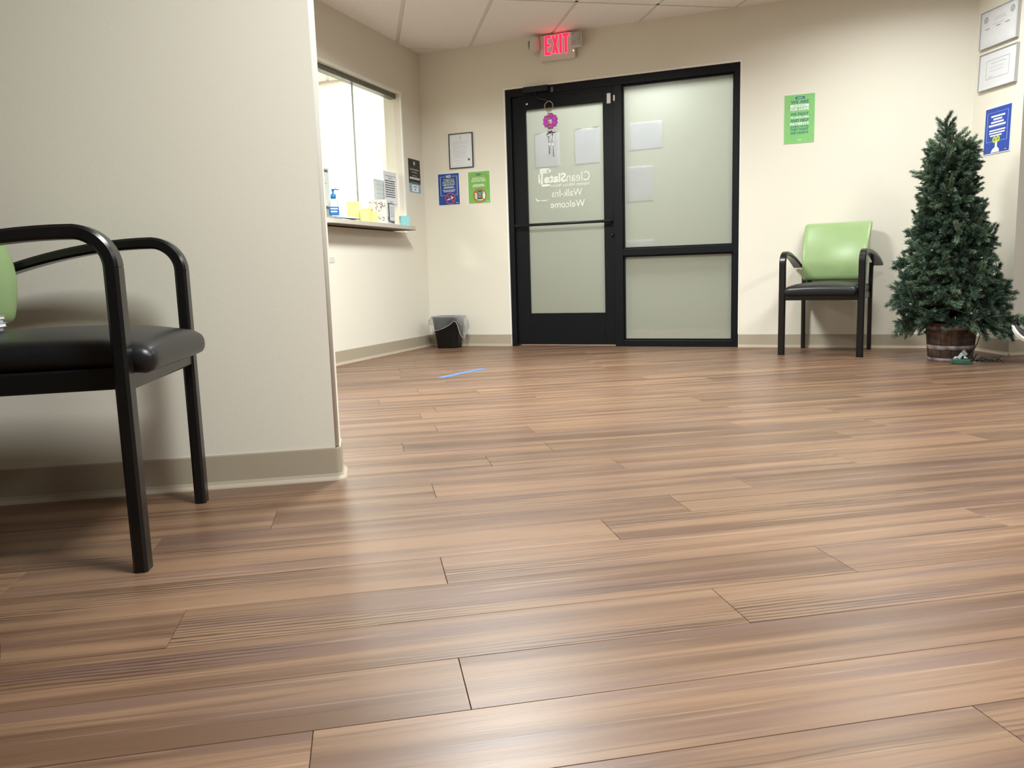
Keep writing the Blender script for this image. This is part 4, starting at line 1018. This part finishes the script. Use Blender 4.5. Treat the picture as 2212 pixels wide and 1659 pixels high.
# ================================================================== EXIT SIGN with emergency lamps
HOUS = M('sign_housing', (214, 208, 201), .5, bump=(200, .05, .0005)); 
t = wall_thing('exit_sign', on_back(1.254, 2.390, .001), 'lit red EXIT sign with two emergency lamp heads above the door', 'exit sign')
q = B(); q.span((-.147, -.047, -.098), (.147, 0, .098), .009); q.obj('housing', HOUS, t)
EXITR = emission('exit_red', (1.0, .012, .05), 2.6); EDGE = emission('exit_halo', (1.0, .20, .18), 1.5)
y = -.0475
def bars(b, yy, g=0):
    z0, z1, st = -.056, .090, .020
    def R(x0, x1, a, c): rect(b, x0-g, x1+g, a-g, c+g, yy, .0012)
    R(-.100, -.100+st, z0, z1); R(-.100+st-.001, -.050, z1-st, z1); R(-.100+st-.001, -.054, z0+.064, z0+.064+st*.9); R(-.100+st-.001, -.050, z0, z0+st)
    L = math.hypot(.034, z1-z0-.012); a = math.atan2(z1-z0-.012, .034); slab_rot(b, -.014, (z0+z1)/2, L+2*g, st+2*g, a, yy, .0012); slab_rot(b, -.014, (z0+z1)/2, L+2*g, st+2*g, math.pi-a, yy, .0012)
    R(.021, .021+st, z0, z1); R(.048, .102, z1-st, z1); R(.065, .065+st, z0, z1-st+.001)
b = B(); bars(b, y, .0022); b.obj('letter_halo', EDGE, t)  # pink glow round the letters, drawn as a wider emissive outline
b = B(); bars(b, y-.0013); b.obj('letters', EXITR, t)
b = B(); b.span((-.04, -.040, .0978), (.07, -.02, .0986)); b.obj('top_window', emission('exit_spill', (1.0, .012, .05), .9), t)
b = B(); b.tube([(.136, y+.001, -.046), (.136, y-.004, -.046)], .0042, 10); b.obj('indicator', emission('indicator', (1, .55, .5), 3.0), t)
HEAD = M('lamp_head', (206, 202, 195), .5, bump=(200, .05, .0005))
q = B(); q.rbox((-.178, -.072, .030), (.072, .078, .118), .022, 8); l1 = q.obj('lamp_head', HEAD, t)
q = B(); q.lathe([(.001, 0), (.034, 0), (.037, .004), (.036, .008), (.001, .010)], 20); o = q.obj('lamp_lens', M('lamp_lens_grey', (150, 152, 150), .25, bump=(120, .6, .003)), l1); o.location = (-.2145, -.07, .03); o.rotation_euler = (0, -math.pi/2, 0)
q = B(); q.tube([(-.15, -.028, .04), (-.16, -.05, .036)], .012, 8); q.obj('lamp_arm', HEAD, l1)
q = B(); q.rbox((.172, -.080, .022), (.090, .050, .112), .014, 8); l2 = q.obj('lamp_head', HEAD, t)
q = B(); q.span((.138, -.1085, -.024), (.206, -.1045, .068), .003); q.obj('lamp_lens', M('lamp_lens_facet', (206, 208, 206), .2, bump=(90, 1.0, .004), vary=(150, (140, 144, 144))), l2)
q = B(); q.tube([(.15, -.028, .03), (.165, -.06, .026)], .012, 8); q.obj('lamp_arm', HEAD, l2)

# ================================================================== WIND CHIME on the door closer
p, r_ = on_back(1.176, 2.0, .014)
t = empty('wind_chime', p, r_, 'wind chime with a magenta flower and silver tubes hanging before the door glass', 'wind chime')
ROPE = M('rattan_ring', (150, 134, 112), .7, bump=(120, .4, .002)); PINK = M('magenta_petal', (206, 84, 204), .22, metal=.1, bump=(40, .1, .001)); ROSE = M('rose_bead', (206, 140, 140), .25, metal=.4, vary=(30, (180, 110, 120))); DKP = M('petal_rim', (82, 34, 80), .4, vary=(40, (70, 28, 70)))
q = B(); q.tube([(0, 0, 0), (.002, 0, -.012), (-.006, 0, -.014)], .0018, 6); q.obj('hook', DKP, t)
q = B(); q.tube([(-.012+.035*math.cos(2*math.pi*k/28), 0, -.049+.037*math.sin(2*math.pi*k/28)) for k in range(28)], .0042, 8, True); q.obj('ring', ROPE, t)
RIB = M('beige_cord', (196, 180, 156), .7, vary=(60, (184, 168, 144)))
for dx in (-.016, -.006, .004, .016):
    q = B(); q.tube([(-.012+dx*1.4, -.002, -.080), (-.008+dx*.9, -.003, -.095), (-.004+dx*.3, -.002, -.115)], .0016, 5); q.obj('cord', RIB, t)
fcx, fcz = 0.0, -.168
for k in range(6):
    a = math.radians((28, 90, 152, 208, 270, 332)[k])
    def pt(u, v, c=math.cos(a), s_=math.sin(a)): return (fcx+c*u-s_*v, fcz+s_*u+c*v)
    out_ = [pt(.012, 0), pt(.024, .014), pt(.042, .025), (pt(.056, .022)), pt(.063, .010), pt(.057, 0), pt(.063, -.010), pt(.056, -.022), pt(.042, -.025), pt(.024, -.014)]
    # domed petal: rim plus raised centre
    n = len(out_); vs = [(x, -.004, z) for x, z in out_]+[(fcx+(x-fcx)*.86+math.cos(a)*.005, -.011, fcz+(z-fcz)*.86+math.sin(a)*.005) for x, z in out_]
    fs = [(i, (i+1) % n, n+(i+1) % n, n+i) for i in range(n)]+[tuple(range(n, 2*n))]
    q = B(); q.add(vs, fs); pe = q.obj('petal', PINK, t)
    q = B(); q.tube([(x, -.0042, z) for x, z in out_], .0017, 5, True); q.obj('petal_rim', DKP, pe)
for k, z in enumerate((.046, .022, 0, -.024, -.046)):
    q = B(); q.rbox((-.008, -.016, fcz+z), (.020, .016, .018), .006, 5); q.obj('bead', ROSE if k != 2 else CHROME, t)
q = B(); q.tube([(-.004, -.004, fcz-.06), (-.004, -.004, -.262)], .0012, 5); q.obj('cord', RIB, t)
BIRD = M('dark_bird', (40, 42, 44), .35, metal=.4, vary=(40, (54, 56, 58)))
q = B(); q.bar([(-.040, -.004, -.272), (-.018, -.004, -.262), (.004, -.004, -.255), (.022, -.004, -.262), (.048, -.004, -.256)], [.004, .012, .016, .010, .003], [.003, .008, .014, .009, .002], (0, 1, 0), .0008); q.obj('bird', BIRD, t)
q = B(); q.plate([(-.012, -.262), (-.030, -.240), (-.006, -.250)], -.006, -.003); q.plate([(.006, -.256), (-.004, -.236), (.018, -.250)], -.006, -.003); q.obj('bird_wing', BIRD, t)
q = B(); q.rbox((-.022, -.006, -.284), (.022, .022, .022), .0105, 6); q.obj('bead', CHROME, t)
for x, z0, z1, r in ((-.015, -.284, -.424, .0072), (.017, -.268, -.448, .0048), (.002, -.270, -.335, .003)):
    q = B(); q.tube([(x, -.002, z0), (x+.001, -.002, z1)], r, 10); q.obj('chime_tube', CHROME, t)
    q = B(); q.tube([(x*.6, -.003, -.262), (x, -.002, z0)], .0008, 4); q.obj('cord', RIB, t)

# ================================================================== THINGS ON THE RECEPTION COUNTER
loc, rzl = on_left(0)
def on_counter(u, off, z=CT):
    p, r = on_left(u, z, off); return p, r
# pump bottle
p, r = on_counter(-1.505, .055)
t = empty('pump_bottle', p, r-.9, 'clear pump bottle with a blue label and blue pump on the counter', 'bottle')
GEL = bpy.data.materials.new('clear_gel'); GEL.use_nodes = True; nt = GEL.node_tree; nt.nodes.clear()
o_ = nt.nodes.new('ShaderNodeOutputMaterial'); a_ = nt.nodes.new('ShaderNodeBsdfTransparent'); a_.inputs[0].default_value = (.80, .86, .90, 1); g_ = nt.nodes.new('ShaderNodeBsdfGlossy'); g_.inputs['Roughness'].default_value = .05
l_ = nt.nodes.new('ShaderNodeLayerWeight'); l_.inputs[0].default_value = .45; d_ = nt.nodes.new('ShaderNodeBsdfDiffuse'); d_.inputs[0].default_value = (.62, .68, .74, 1)
m1 = nt.nodes.new('ShaderNodeMixShader'); m1.inputs[0].default_value = .25; nt.links.new(g_.outputs[0], m1.inputs[1]); nt.links.new(d_.outputs[0], m1.inputs[2]); m1.inputs[0].default_value = .6
m2 = nt.nodes.new('ShaderNodeMixShader'); nt.links.new(l_.outputs['Facing'], m2.inputs[0]); nt.links.new(a_.outputs[0], m2.inputs[1]); nt.links.new(m1.outputs[0], m2.inputs[2]); nt.links.new(m2.outputs[0], o_.inputs[0])
MATS['clear_gel'] = GEL
PUMPB = M('pump_blue', (22, 120, 186), .35, vary=(40, (18, 110, 176)))
q = B(); q.lathe([(.028, 0), (.034, .004), (.035, .02), (.0345, .10), (.031, .122), (.020, .136), (.014, .142), (.014, .150)], 24, sy=.72); q.obj('bottle', GEL, t)
q = B(); q.lathe([(.0355, .034), (.0355, .088)], 24, sy=.74, cap=False); q.obj('label', M('label_blue', (40, 116, 196), .4, vary=(30, (34, 104, 184))), t)
b = B(); rect(b, -.026, .026, .070, .078, -.0276); rect(b, -.024, .02, .050, .060, -.0276); b.obj('label_print', WHITEINK, t)
q = B(); q.lathe([(.017, .146), (.019, .150), (.018, .172), (.012, .178), (.007, .180), (.0065, .200), (.012, .203), (.013, .210), (.001, .212)], 20); q.obj('pump', PUMPB, t)
q = B(); q.bar([(-.010, 0, .2075), (.020, 0, .2085), (.040, 0, .2055)], .011, .007, (0, 1, 0), .002); q.obj('nozzle', PUMPB, t)
# clipboards
for k in range(2):
    p, r = on_counter(-1.33+.02*k, -.005, CT+.017*k+.0006)
    t = empty('clipboard', p, r+.1-.25*k, ['lower dark clipboard lying behind the pump bottle', 'upper dark clipboard lying behind the pump bottle'][k], 'clipboard', 'clipboards on the reception counter')
    q = B(); q.box((0, 0, .002), (.225, .14, .004), 0, .001); q.obj('clip_board', BLACKPLASTIC, t)
    q = B(); q.box((0, -.002, .0085), (.212, .128, .009)); q.obj('paper_pad', PAPER, t)
    q = B(); q.box((-.10, 0, .0145), (.016, .07, .004), 0, .001); q.obj('clip', SILVER, t)
# yellow sticky pads
facecam = -rzl
for k, (u, off, w_, h_, th, lab, rot) in enumerate(((-1.165, .0, .092, .152, .03, 'tallest pale yellow sticky pad, standing behind the others', .0), (-1.165, .085, .046, .096, .035, 'yellow sticky pad at the left front of the yellow pads', .15),
        (-1.090, .075, .050, .106, .04, 'yellow sticky pad in the middle front of the yellow pads', -.12), (-1.012, .085, .046, .086, .035, 'lowest yellow sticky pad, at the right of the yellow pads', .1))):
    p, r = on_counter(u, off)
    t = empty('sticky_pad', p, rot, lab+' on the counter', 'note pad', 'yellow sticky pads on the reception counter')
    q = B(); q.box((0, 0, h_/2), (w_, th-.004, h_), 0, .001); q.obj('sheets', YELLOW, t)
    q = B(); q.box((.0008, -th/2+.0005, h_/2-.001), (w_-.002, .0012, h_-.003)); q.obj('top_sheet', M('sticky_top', (250, 236, 150), .7, vary=(40, (246, 232, 142))), t)
# white box with black scrolls and a framed card
p, r = on_counter(-.790, .020)
t = empty('scroll_box', p, r+.16, 'white box with black scroll pattern and a framed card on its front', 'box')
BW_, BD_, BH_ = .170, .150, .186
WBOX = M('box_white', (232, 230, 228), .6, vary=(30, (224, 222, 220))); INK = M('scroll_ink', (46, 46, 50), .6, vary=(30, (60, 60, 64)))
q = B(); q.box((0, 0, BH_/2), (BW_, BD_, BH_), 0, .002); q.obj('box_body', WBOX, t)
q = B(); q.box((0, 0, BH_-.012), (BW_+.003, BD_+.003, .026), 0, .002); q.obj('box_lid', WBOX, t)
rd = random.Random(21); b = B(); n_ = 0
for face in (0, 1):
    for k in range(26):
        cx_ = rd.uniform(-.07, .07); cz_ = rd.uniform(.012, BH_-.012); rr_ = rd.uniform(.006, .020); a0 = rd.uniform(0, 6.28); sg = rd.choice((-1, 1)); pts = []
        for m in range(9):
            a = a0+sg*m*.5; r_2 = rr_*(1-.085*m); x = cx_+r_2*math.cos(a); z = cz_+r_2*math.sin(a)
            x = max(-.072, min(.072, x)); z = max(.006, min(BH_-.006, z))
            pts.append((x, -BD_/2-.0022, z) if face == 0 else (-BW_/2-.0022, x*BD_/BW_*.98, z))
        b.tube(pts, [.0004+.0011*math.sin(math.pi*(m+.5)/9) for m in range(9)], 4)
b.obj('scroll_print', INK, t, 'stuff')
q = B(); q.box((.004, -BD_/2-.004, .092), (.112, .007, .142), 0, .001); fr_ = q.obj('card_frame', M('card_frame_grey', (72, 74, 84), .4, vary=(40, (82, 84, 94))), t)
q = B(); q.box((.004, -BD_/2-.0078, .092), (.096, .001, .126)); q.obj('card', M('card_paper', (228, 230, 238), .6, vary=(40, (220, 222, 230))), fr_)
b = B(); lines(b, -.034, .042, [.132-.014*k for k in range(6)], .0032, -BD_/2-.0084, 31); b.obj('card_print', PRINT, fr_)
# teal cube
p, r = on_counter(-.520, .070)
t = empty('teal_note_cube', p, .18, 'pale teal note cube at the right end of the counter', 'note cube')
q = B(); q.box((0, 0, .040), (.070, .070, .080), 0, .0012); q.obj('sheets', TEAL, t)
q = B(); q.box((0, 0, .0805), (.0695, .0695, .001)); q.obj('top_sheet', M('teal_top', (172, 226, 228), .6, vary=(40, (164, 218, 222))), t)
# notices on the glass
W_, H_ = .216, .280
t = wall_thing('glass_notice', on_left(-.480, 1.332, -.0645), 'white printed notice taped inside the window right of the scroll box', 'notice')
q = B(); q.span((-W_/2, -.0006, -H_/2), (W_/2, 0, H_/2)); q.obj('sheet', M('notice_paper', (238, 240, 246), .6, vary=(40, (230, 232, 240))), t)
b = B(); y = -.0008
lines(b, -.085, .085, [.066-.018*k for k in range(8)], .0085, y, 33, False, .88); b.obj('small_print', PRINTD, t, 'stuff')
for s_, x0, x1, z0, z1 in (('WE CARE ABOUT YOUR', -.080, .085, .100, .110), ('PRIVACY!', -.030, .040, .082, .092), ('THANK YOU,', -.07, .02, -.102, -.093), ('CLEANSLATE', -.04, .085, -.122, -.113)):
    b = B(); text(b, s_, x0, x1, z0, z1, y, .02); b.obj('lettering', PRINTD, t)
t = wall_thing('bordered_notice', on_left(-.640, 1.285, -.074), 'paler bordered notice behind the printed one in the window', 'notice')
q = B(); q.span((-.088, -.0006, -.14), (.10, 0, .108)); q.obj('sheet', PAPER, t)
b = B(); frame_lines(b, -.088, .10, -.14, .108, .005, -.0008); b.obj('border', M('border_blue_grey', (176, 186, 198), .6, vary=(60, (184, 194, 206))), t)
b = B(); lines(b, -.06, .07, [.07-.035*k for k in range(5)], .004, -.0008, 35); b.obj('lettering', M('faint_print', (196, 206, 220), .6, vary=(60, (204, 212, 226))), t)
# calendar panel on a grey desk device inside the office
p, r = on_counter(-1.21, -.36)
t = empty('desk_printer', p, r, 'grey and black desk device behind the pump bottle', 'printer')
q = B(); q.box((0, 0, .062), (.36, .17, .124), 0, .008); q.obj('printer_body', M('device_grey', (150, 152, 156), .5, vary=(30, (142, 144, 148))), t)
q = B(); q.box((0, 0, .133), (.366, .174, .018), 0, .003); q.obj('printer_lid', BLACKPLASTIC, t)
q = B(); q.box((0, -.084, .022), (.30, .02, .014), 0, .003); q.obj('paper_tray', BLACKPLASTIC, t)
p, r = on_counter(-1.17, -.32, CT+.1425)
t = empty('calendar_panel', p, r, 'white wall calendar page standing on the desk device behind the bottle', 'calendar')
q = B(); q.box((0, 0, .148), (.372, .008, .296), 0, .002); q.obj('panel', M('calendar_white', (232, 234, 242), .6, vary=(30, (224, 226, 236))), t)
b = B(); rect(b, -.17, .17, .262, .280, -.0042); b.obj('header', PRINTD, t)
b = B(); lines(b, -.16, .17, [.236-.03*k for k in range(7)], .007, -.0042, 41, False, .6)
b.obj('lettering', M('calendar_ink', (150, 152, 164), .6, vary=(60, (140, 142, 156))), t)

# ================================================================== SEATED PERSON, only one shoe tip inside the frame
chair('arm_chair', 'armchair the seated person uses, just past the right edge', (4.589, 3.200, 0), math.radians(-130), 'green and black armchairs')
PX, PYY = 4.62, 3.174
SKIN = M('skin', (196, 152, 124), .5, bump=(300, .05, .0005), vary=(40, (188, 142, 116))); TROUS = M('dark_trousers', (44, 48, 58), .85, bump=(260, .3, .001), vary=(60, (38, 42, 52))); SHIRT = M('grey_shirt', (120, 126, 134), .85, bump=(240, .3, .001), vary=(50, (112, 118, 126)))
HAIR = M('dark_hair', (40, 30, 24), .55, bump=(180, .8, .003), vary=(90, (54, 40, 32))); SOLE = M('white_sole', (232, 230, 222), .5, vary=(60, (224, 222, 214))); SHOEU = M('charcoal_shoe', (58, 58, 62), .75, bump=(300, .4, .001), vary=(60, (50, 50, 54)))
person = empty('person', (PX, PYY, 0), math.radians(-40), 'seated person, charcoal shoe with white sole showing at the right edge', 'person')
def skin(name, verts, edges, radii, mat, root=0, sub=2):
    me = bpy.data.meshes.new(name); me.from_pydata(verts, edges, []); me.materials.append(mat)
    o = bpy.data.objects.new(name, me); link(o); o.parent = person
    m = o.modifiers.new('skin', 'SKIN'); m.use_smooth_shade = True
    sv = me.skin_vertices[0].data
    for v, r in zip(sv, radii): v.radius = (r, r) if not isinstance(r, tuple) else r; v.use_root = False
    sv[root].use_root = True
    ss = o.modifiers.new('sub', 'SUBSURF'); ss.levels = sub; ss.render_levels = sub
    return o
class G:
    def __init__(s): s.v = []; s.e = []; s.r = []
    def add(s, p, r, prev=None):
        s.v.append(p); s.r.append(r); i = len(s.v)-1
        if prev is not None: s.e.append((prev, i))
        return i
# body: pelvis, spine, head, arms and hands as one surface (facing -x)
g = G(); pel = g.add((0, 0, .585), (.115, .135)); sp = g.add((.03, 0, .74), (.095, .125), pel); chs = g.add((.055, 0, .93), (.095, .135), sp); nk0 = g.add((.05, 0, 1.075), .058, chs); nk1 = g.add((.03, 0, 1.125), .055, nk0)
h0 = g.add((.004, 0, 1.175), (.082, .078), nk1); h1 = g.add((.014, 0, 1.250), (.108, .092), h0); h2 = g.add((.026, 0, 1.315), (.098, .088), h1); h3 = g.add((.030, 0, 1.350), .055, h2)
for sy in (-1, 1):
    s0_ = g.add((.06, sy*.10, 1.01), .060, chs); s1_ = g.add((.06, sy*.175, 1.0), .052, s0_); el = g.add((.045, sy*.225, .775), .042, s1_); wr = g.add((-.175, sy*.16, .690), .027, el); pa = g.add((-.235, sy*.145, .674), (.036, .020), wr)
    for k, (dy, L) in enumerate(((-.027, .068), (-.009, .078), (.009, .074), (.026, .058))):
        a = g.add((-.272, sy*.142+dy, .670), .0095, pa); b_2 = g.add((-.272-L*.5, sy*.14+dy*1.15, .662), .0088, a); c_2 = g.add((-.272-L*.85, sy*.138+dy*1.2, .642), .0075, b_2)
    a = g.add((-.205, sy*.145-sy*.036, .668), .0115, pa); b_2 = g.add((-.238, sy*.145-sy*.056, .656), .0095, a); c_2 = g.add((-.262, sy*.145-sy*.060, .646), .008, b_2)
for sy in (-1, 1):
    hp = g.add((-.02, sy*.085, .565), .085, pel); kn = g.add((-.44, sy*.105, .545), .056, hp); cf = g.add((-.60, sy*.075+(.03 if sy < 0 else 0), .38), .047, kn)
    ak = g.add((-.885 if sy < 0 else -.775, -.035 if sy < 0 else .02, .165 if sy < 0 else .11), .031, cf); ft = g.add((-.925 if sy < 0 else -.82, -.035 if sy < 0 else .02, .14 if sy < 0 else .085), .030, ak)
skin('body', g.v, g.e, g.r, SKIN)
# shirt
g = G(); pel = g.add((.005, 0, .560), (.150, .166)); sp = g.add((.03, 0, .74), (.112, .140), pel); chs = g.add((.055, 0, .93), (.108, .148), sp); nk0 = g.add((.05, 0, 1.06), .068, chs)
for sy in (-1, 1):
    s0_ = g.add((.06, sy*.10, 1.01), .070, chs); s1_ = g.add((.06, sy*.175, 1.0), .063, s0_); el = g.add((.045, sy*.225, .775), .052, s1_); wr = g.add((-.145, sy*.168, .700), .038, el)
skin('shirt', g.v, g.e, g.r, SHIRT)
g = G(); pel = g.add((0, 0, .600), (.142, .156))
for sy in (-1, 1):
    hp = g.add((-.03, sy*.085, .572), .104, pel); kn = g.add((-.44, sy*.105, .548), .068, hp); cf = g.add((-.60, sy*.075+(.03 if sy < 0 else 0), .38), .060, kn); ak = g.add((-.855 if sy < 0 else -.75, -.035 if sy < 0 else .02, .19 if sy < 0 else .13), .048, cf)
skin('trousers', g.v, g.e, g.r, TROUS)
# face and hair
for sy in (-1, 1):
    q = B(); q.rbox((-.066, sy*.031, 1.258), (.026, .026, .018), .0088, 6); e_ = q.obj('eye', M('eye_white', (226, 222, 216), .3, vary=(60, (220, 216, 210))), person)
    q = B(); q.rbox((-.0785, sy*.031, 1.258), (.004, .011, .011), .0019, 5); q.obj('iris', M('iris_brown', (60, 40, 28), .3, vary=(60, (52, 34, 24))), e_)
    q = B(); q.rbox((.022, sy*.080, 1.242), (.040, .022, .058), .0105, 6); q.obj('ear', SKIN, person)
    q = B(); q.bar([(-.074, sy*.014, 1.278), (-.076, sy*.030, 1.281), (-.068, sy*.046, 1.276)], .006, .005, (0, 0, 1), .001); q.obj('eyebrow', HAIR, person)
q = B(); q.bar([(-.070, 0, 1.268), (-.082, 0, 1.244), (-.092, 0, 1.226), (-.086, 0, 1.216), (-.070, 0, 1.212)], [.012, .018, .026, .026, .018], [.016, .024, .022, .016, .008], (0, 1, 0), .005, True); q.obj('nose', SKIN, person)
q = B(); q.bar([(-.058, -.026, 1.186), (-.074, -.012, 1.188), (-.078, 0, 1.187), (-.074, .012, 1.188), (-.058, .026, 1.186)], .013, .010, (0, 0, 1), .003, True); q.obj('mouth', M('lip', (160, 96, 86), .5, vary=(60, (152, 90, 80))), person)
def hair_fn(p):
    x, y, z = p
    if z < .03: x = max(x, -.005-.3*z)
    return (x, y, z)
q = B(); q.rbox((.036, 0, 1.292), (.216, .190, .190), .088, 12, hair_fn); q.obj('hair', HAIR, person)
# shoes: crossed foot toe-up, the other heel on the floor
def shoe(x, y, z, pitch):
    """toe along -x; origin at the heel on the sole"""
    def outl(u):  # half width along the length
        return .030+.017*math.sin(min(1, u*1.25)*math.pi*.62)*1.0 if u < .86 else .046*math.sqrt(max(0, 1-((u-.80)/.20)**2))+.002
    n = 14; rings = []; soles = []
    for k in range(n+1):
        u = k/n; hw = max(.006, outl(u) if k < n else .010); L = -.285*u; spring = .030*max(0, (u-.72)/.28)**2
        th = .030 if u < .35 else .024
        soles.append([(L, -hw*1.06, spring), (L, hw*1.06, spring), (L, hw*1.09, spring+th), (L, -hw*1.09, spring+th)])
        top = .088-.018*u if u < .42 else .080-.052*((u-.42)/.58)**1.1
        rings.append([(L*.985-.002, hw*math.cos(a), spring+th*.8+(top-th*.4)*math.sin(a)) for a in [math.pi*m/8 for m in range(9)]])
    t = bpy.data.objects.new('shoe', None); link(t); t.parent = person; t.location = (x, y, z); t.rotation_euler = (0, pitch, 0); t.empty_display_size = .05
    q = B(); vs = [v for r in soles for v in r]; fs = [(i*4+m, i*4+(m+1) % 4, i*4+4+(m+1) % 4, i*4+4+m) for i in range(n) for m in range(4)]+[(0, 3, 2, 1), (n*4, n*4+1, n*4+2, n*4+3)]; q.add(vs, fs, True)
    # white toe cap bumper
    q.tube([(-.285*u, sg*outl(u)*1.06, .030*max(0, (u-.72)/.28)**2+.016) for sg in (-1,) for u in [.70+.02*k for k in range(15)]]+[(-.290, 0, .048)]+[(-.285*u, outl(u)*1.06, .030*max(0, (u-.72)/.28)**2+.016) for u in [.98-.02*k for k in range(15)]], .007, 8)
    q.obj('sole', SOLE, t)
    q = B(); vs = [v for r in rings for v in r]; fs = [(i*9+m, i*9+m+1, i*9+9+m+1, i*9+9+m) for i in range(n) for m in range(8)]+[tuple(range(9)), tuple(range(n*9+8, n*9-1, -1))]; q.add(vs, fs, True); q.obj('shoe_upper', SHOEU, t)
    q = B()
    for k in range(5):
        u = .44+.06*k; zz = .030*.0+.024*.8+(.080-.052*((u-.42)/.58)**1.1-.0096)+.001; q.tube([(-.285*u, -.016, zz-.006), (-.285*u-.004, 0, zz+.001), (-.285*u, .016, zz-.006)], .0022, 5)
    q.obj('laces', SOLE, t)
shoe(-.945, -.030, .043, math.radians(29)); shoe(-.800, .030, .004, math.radians(30))
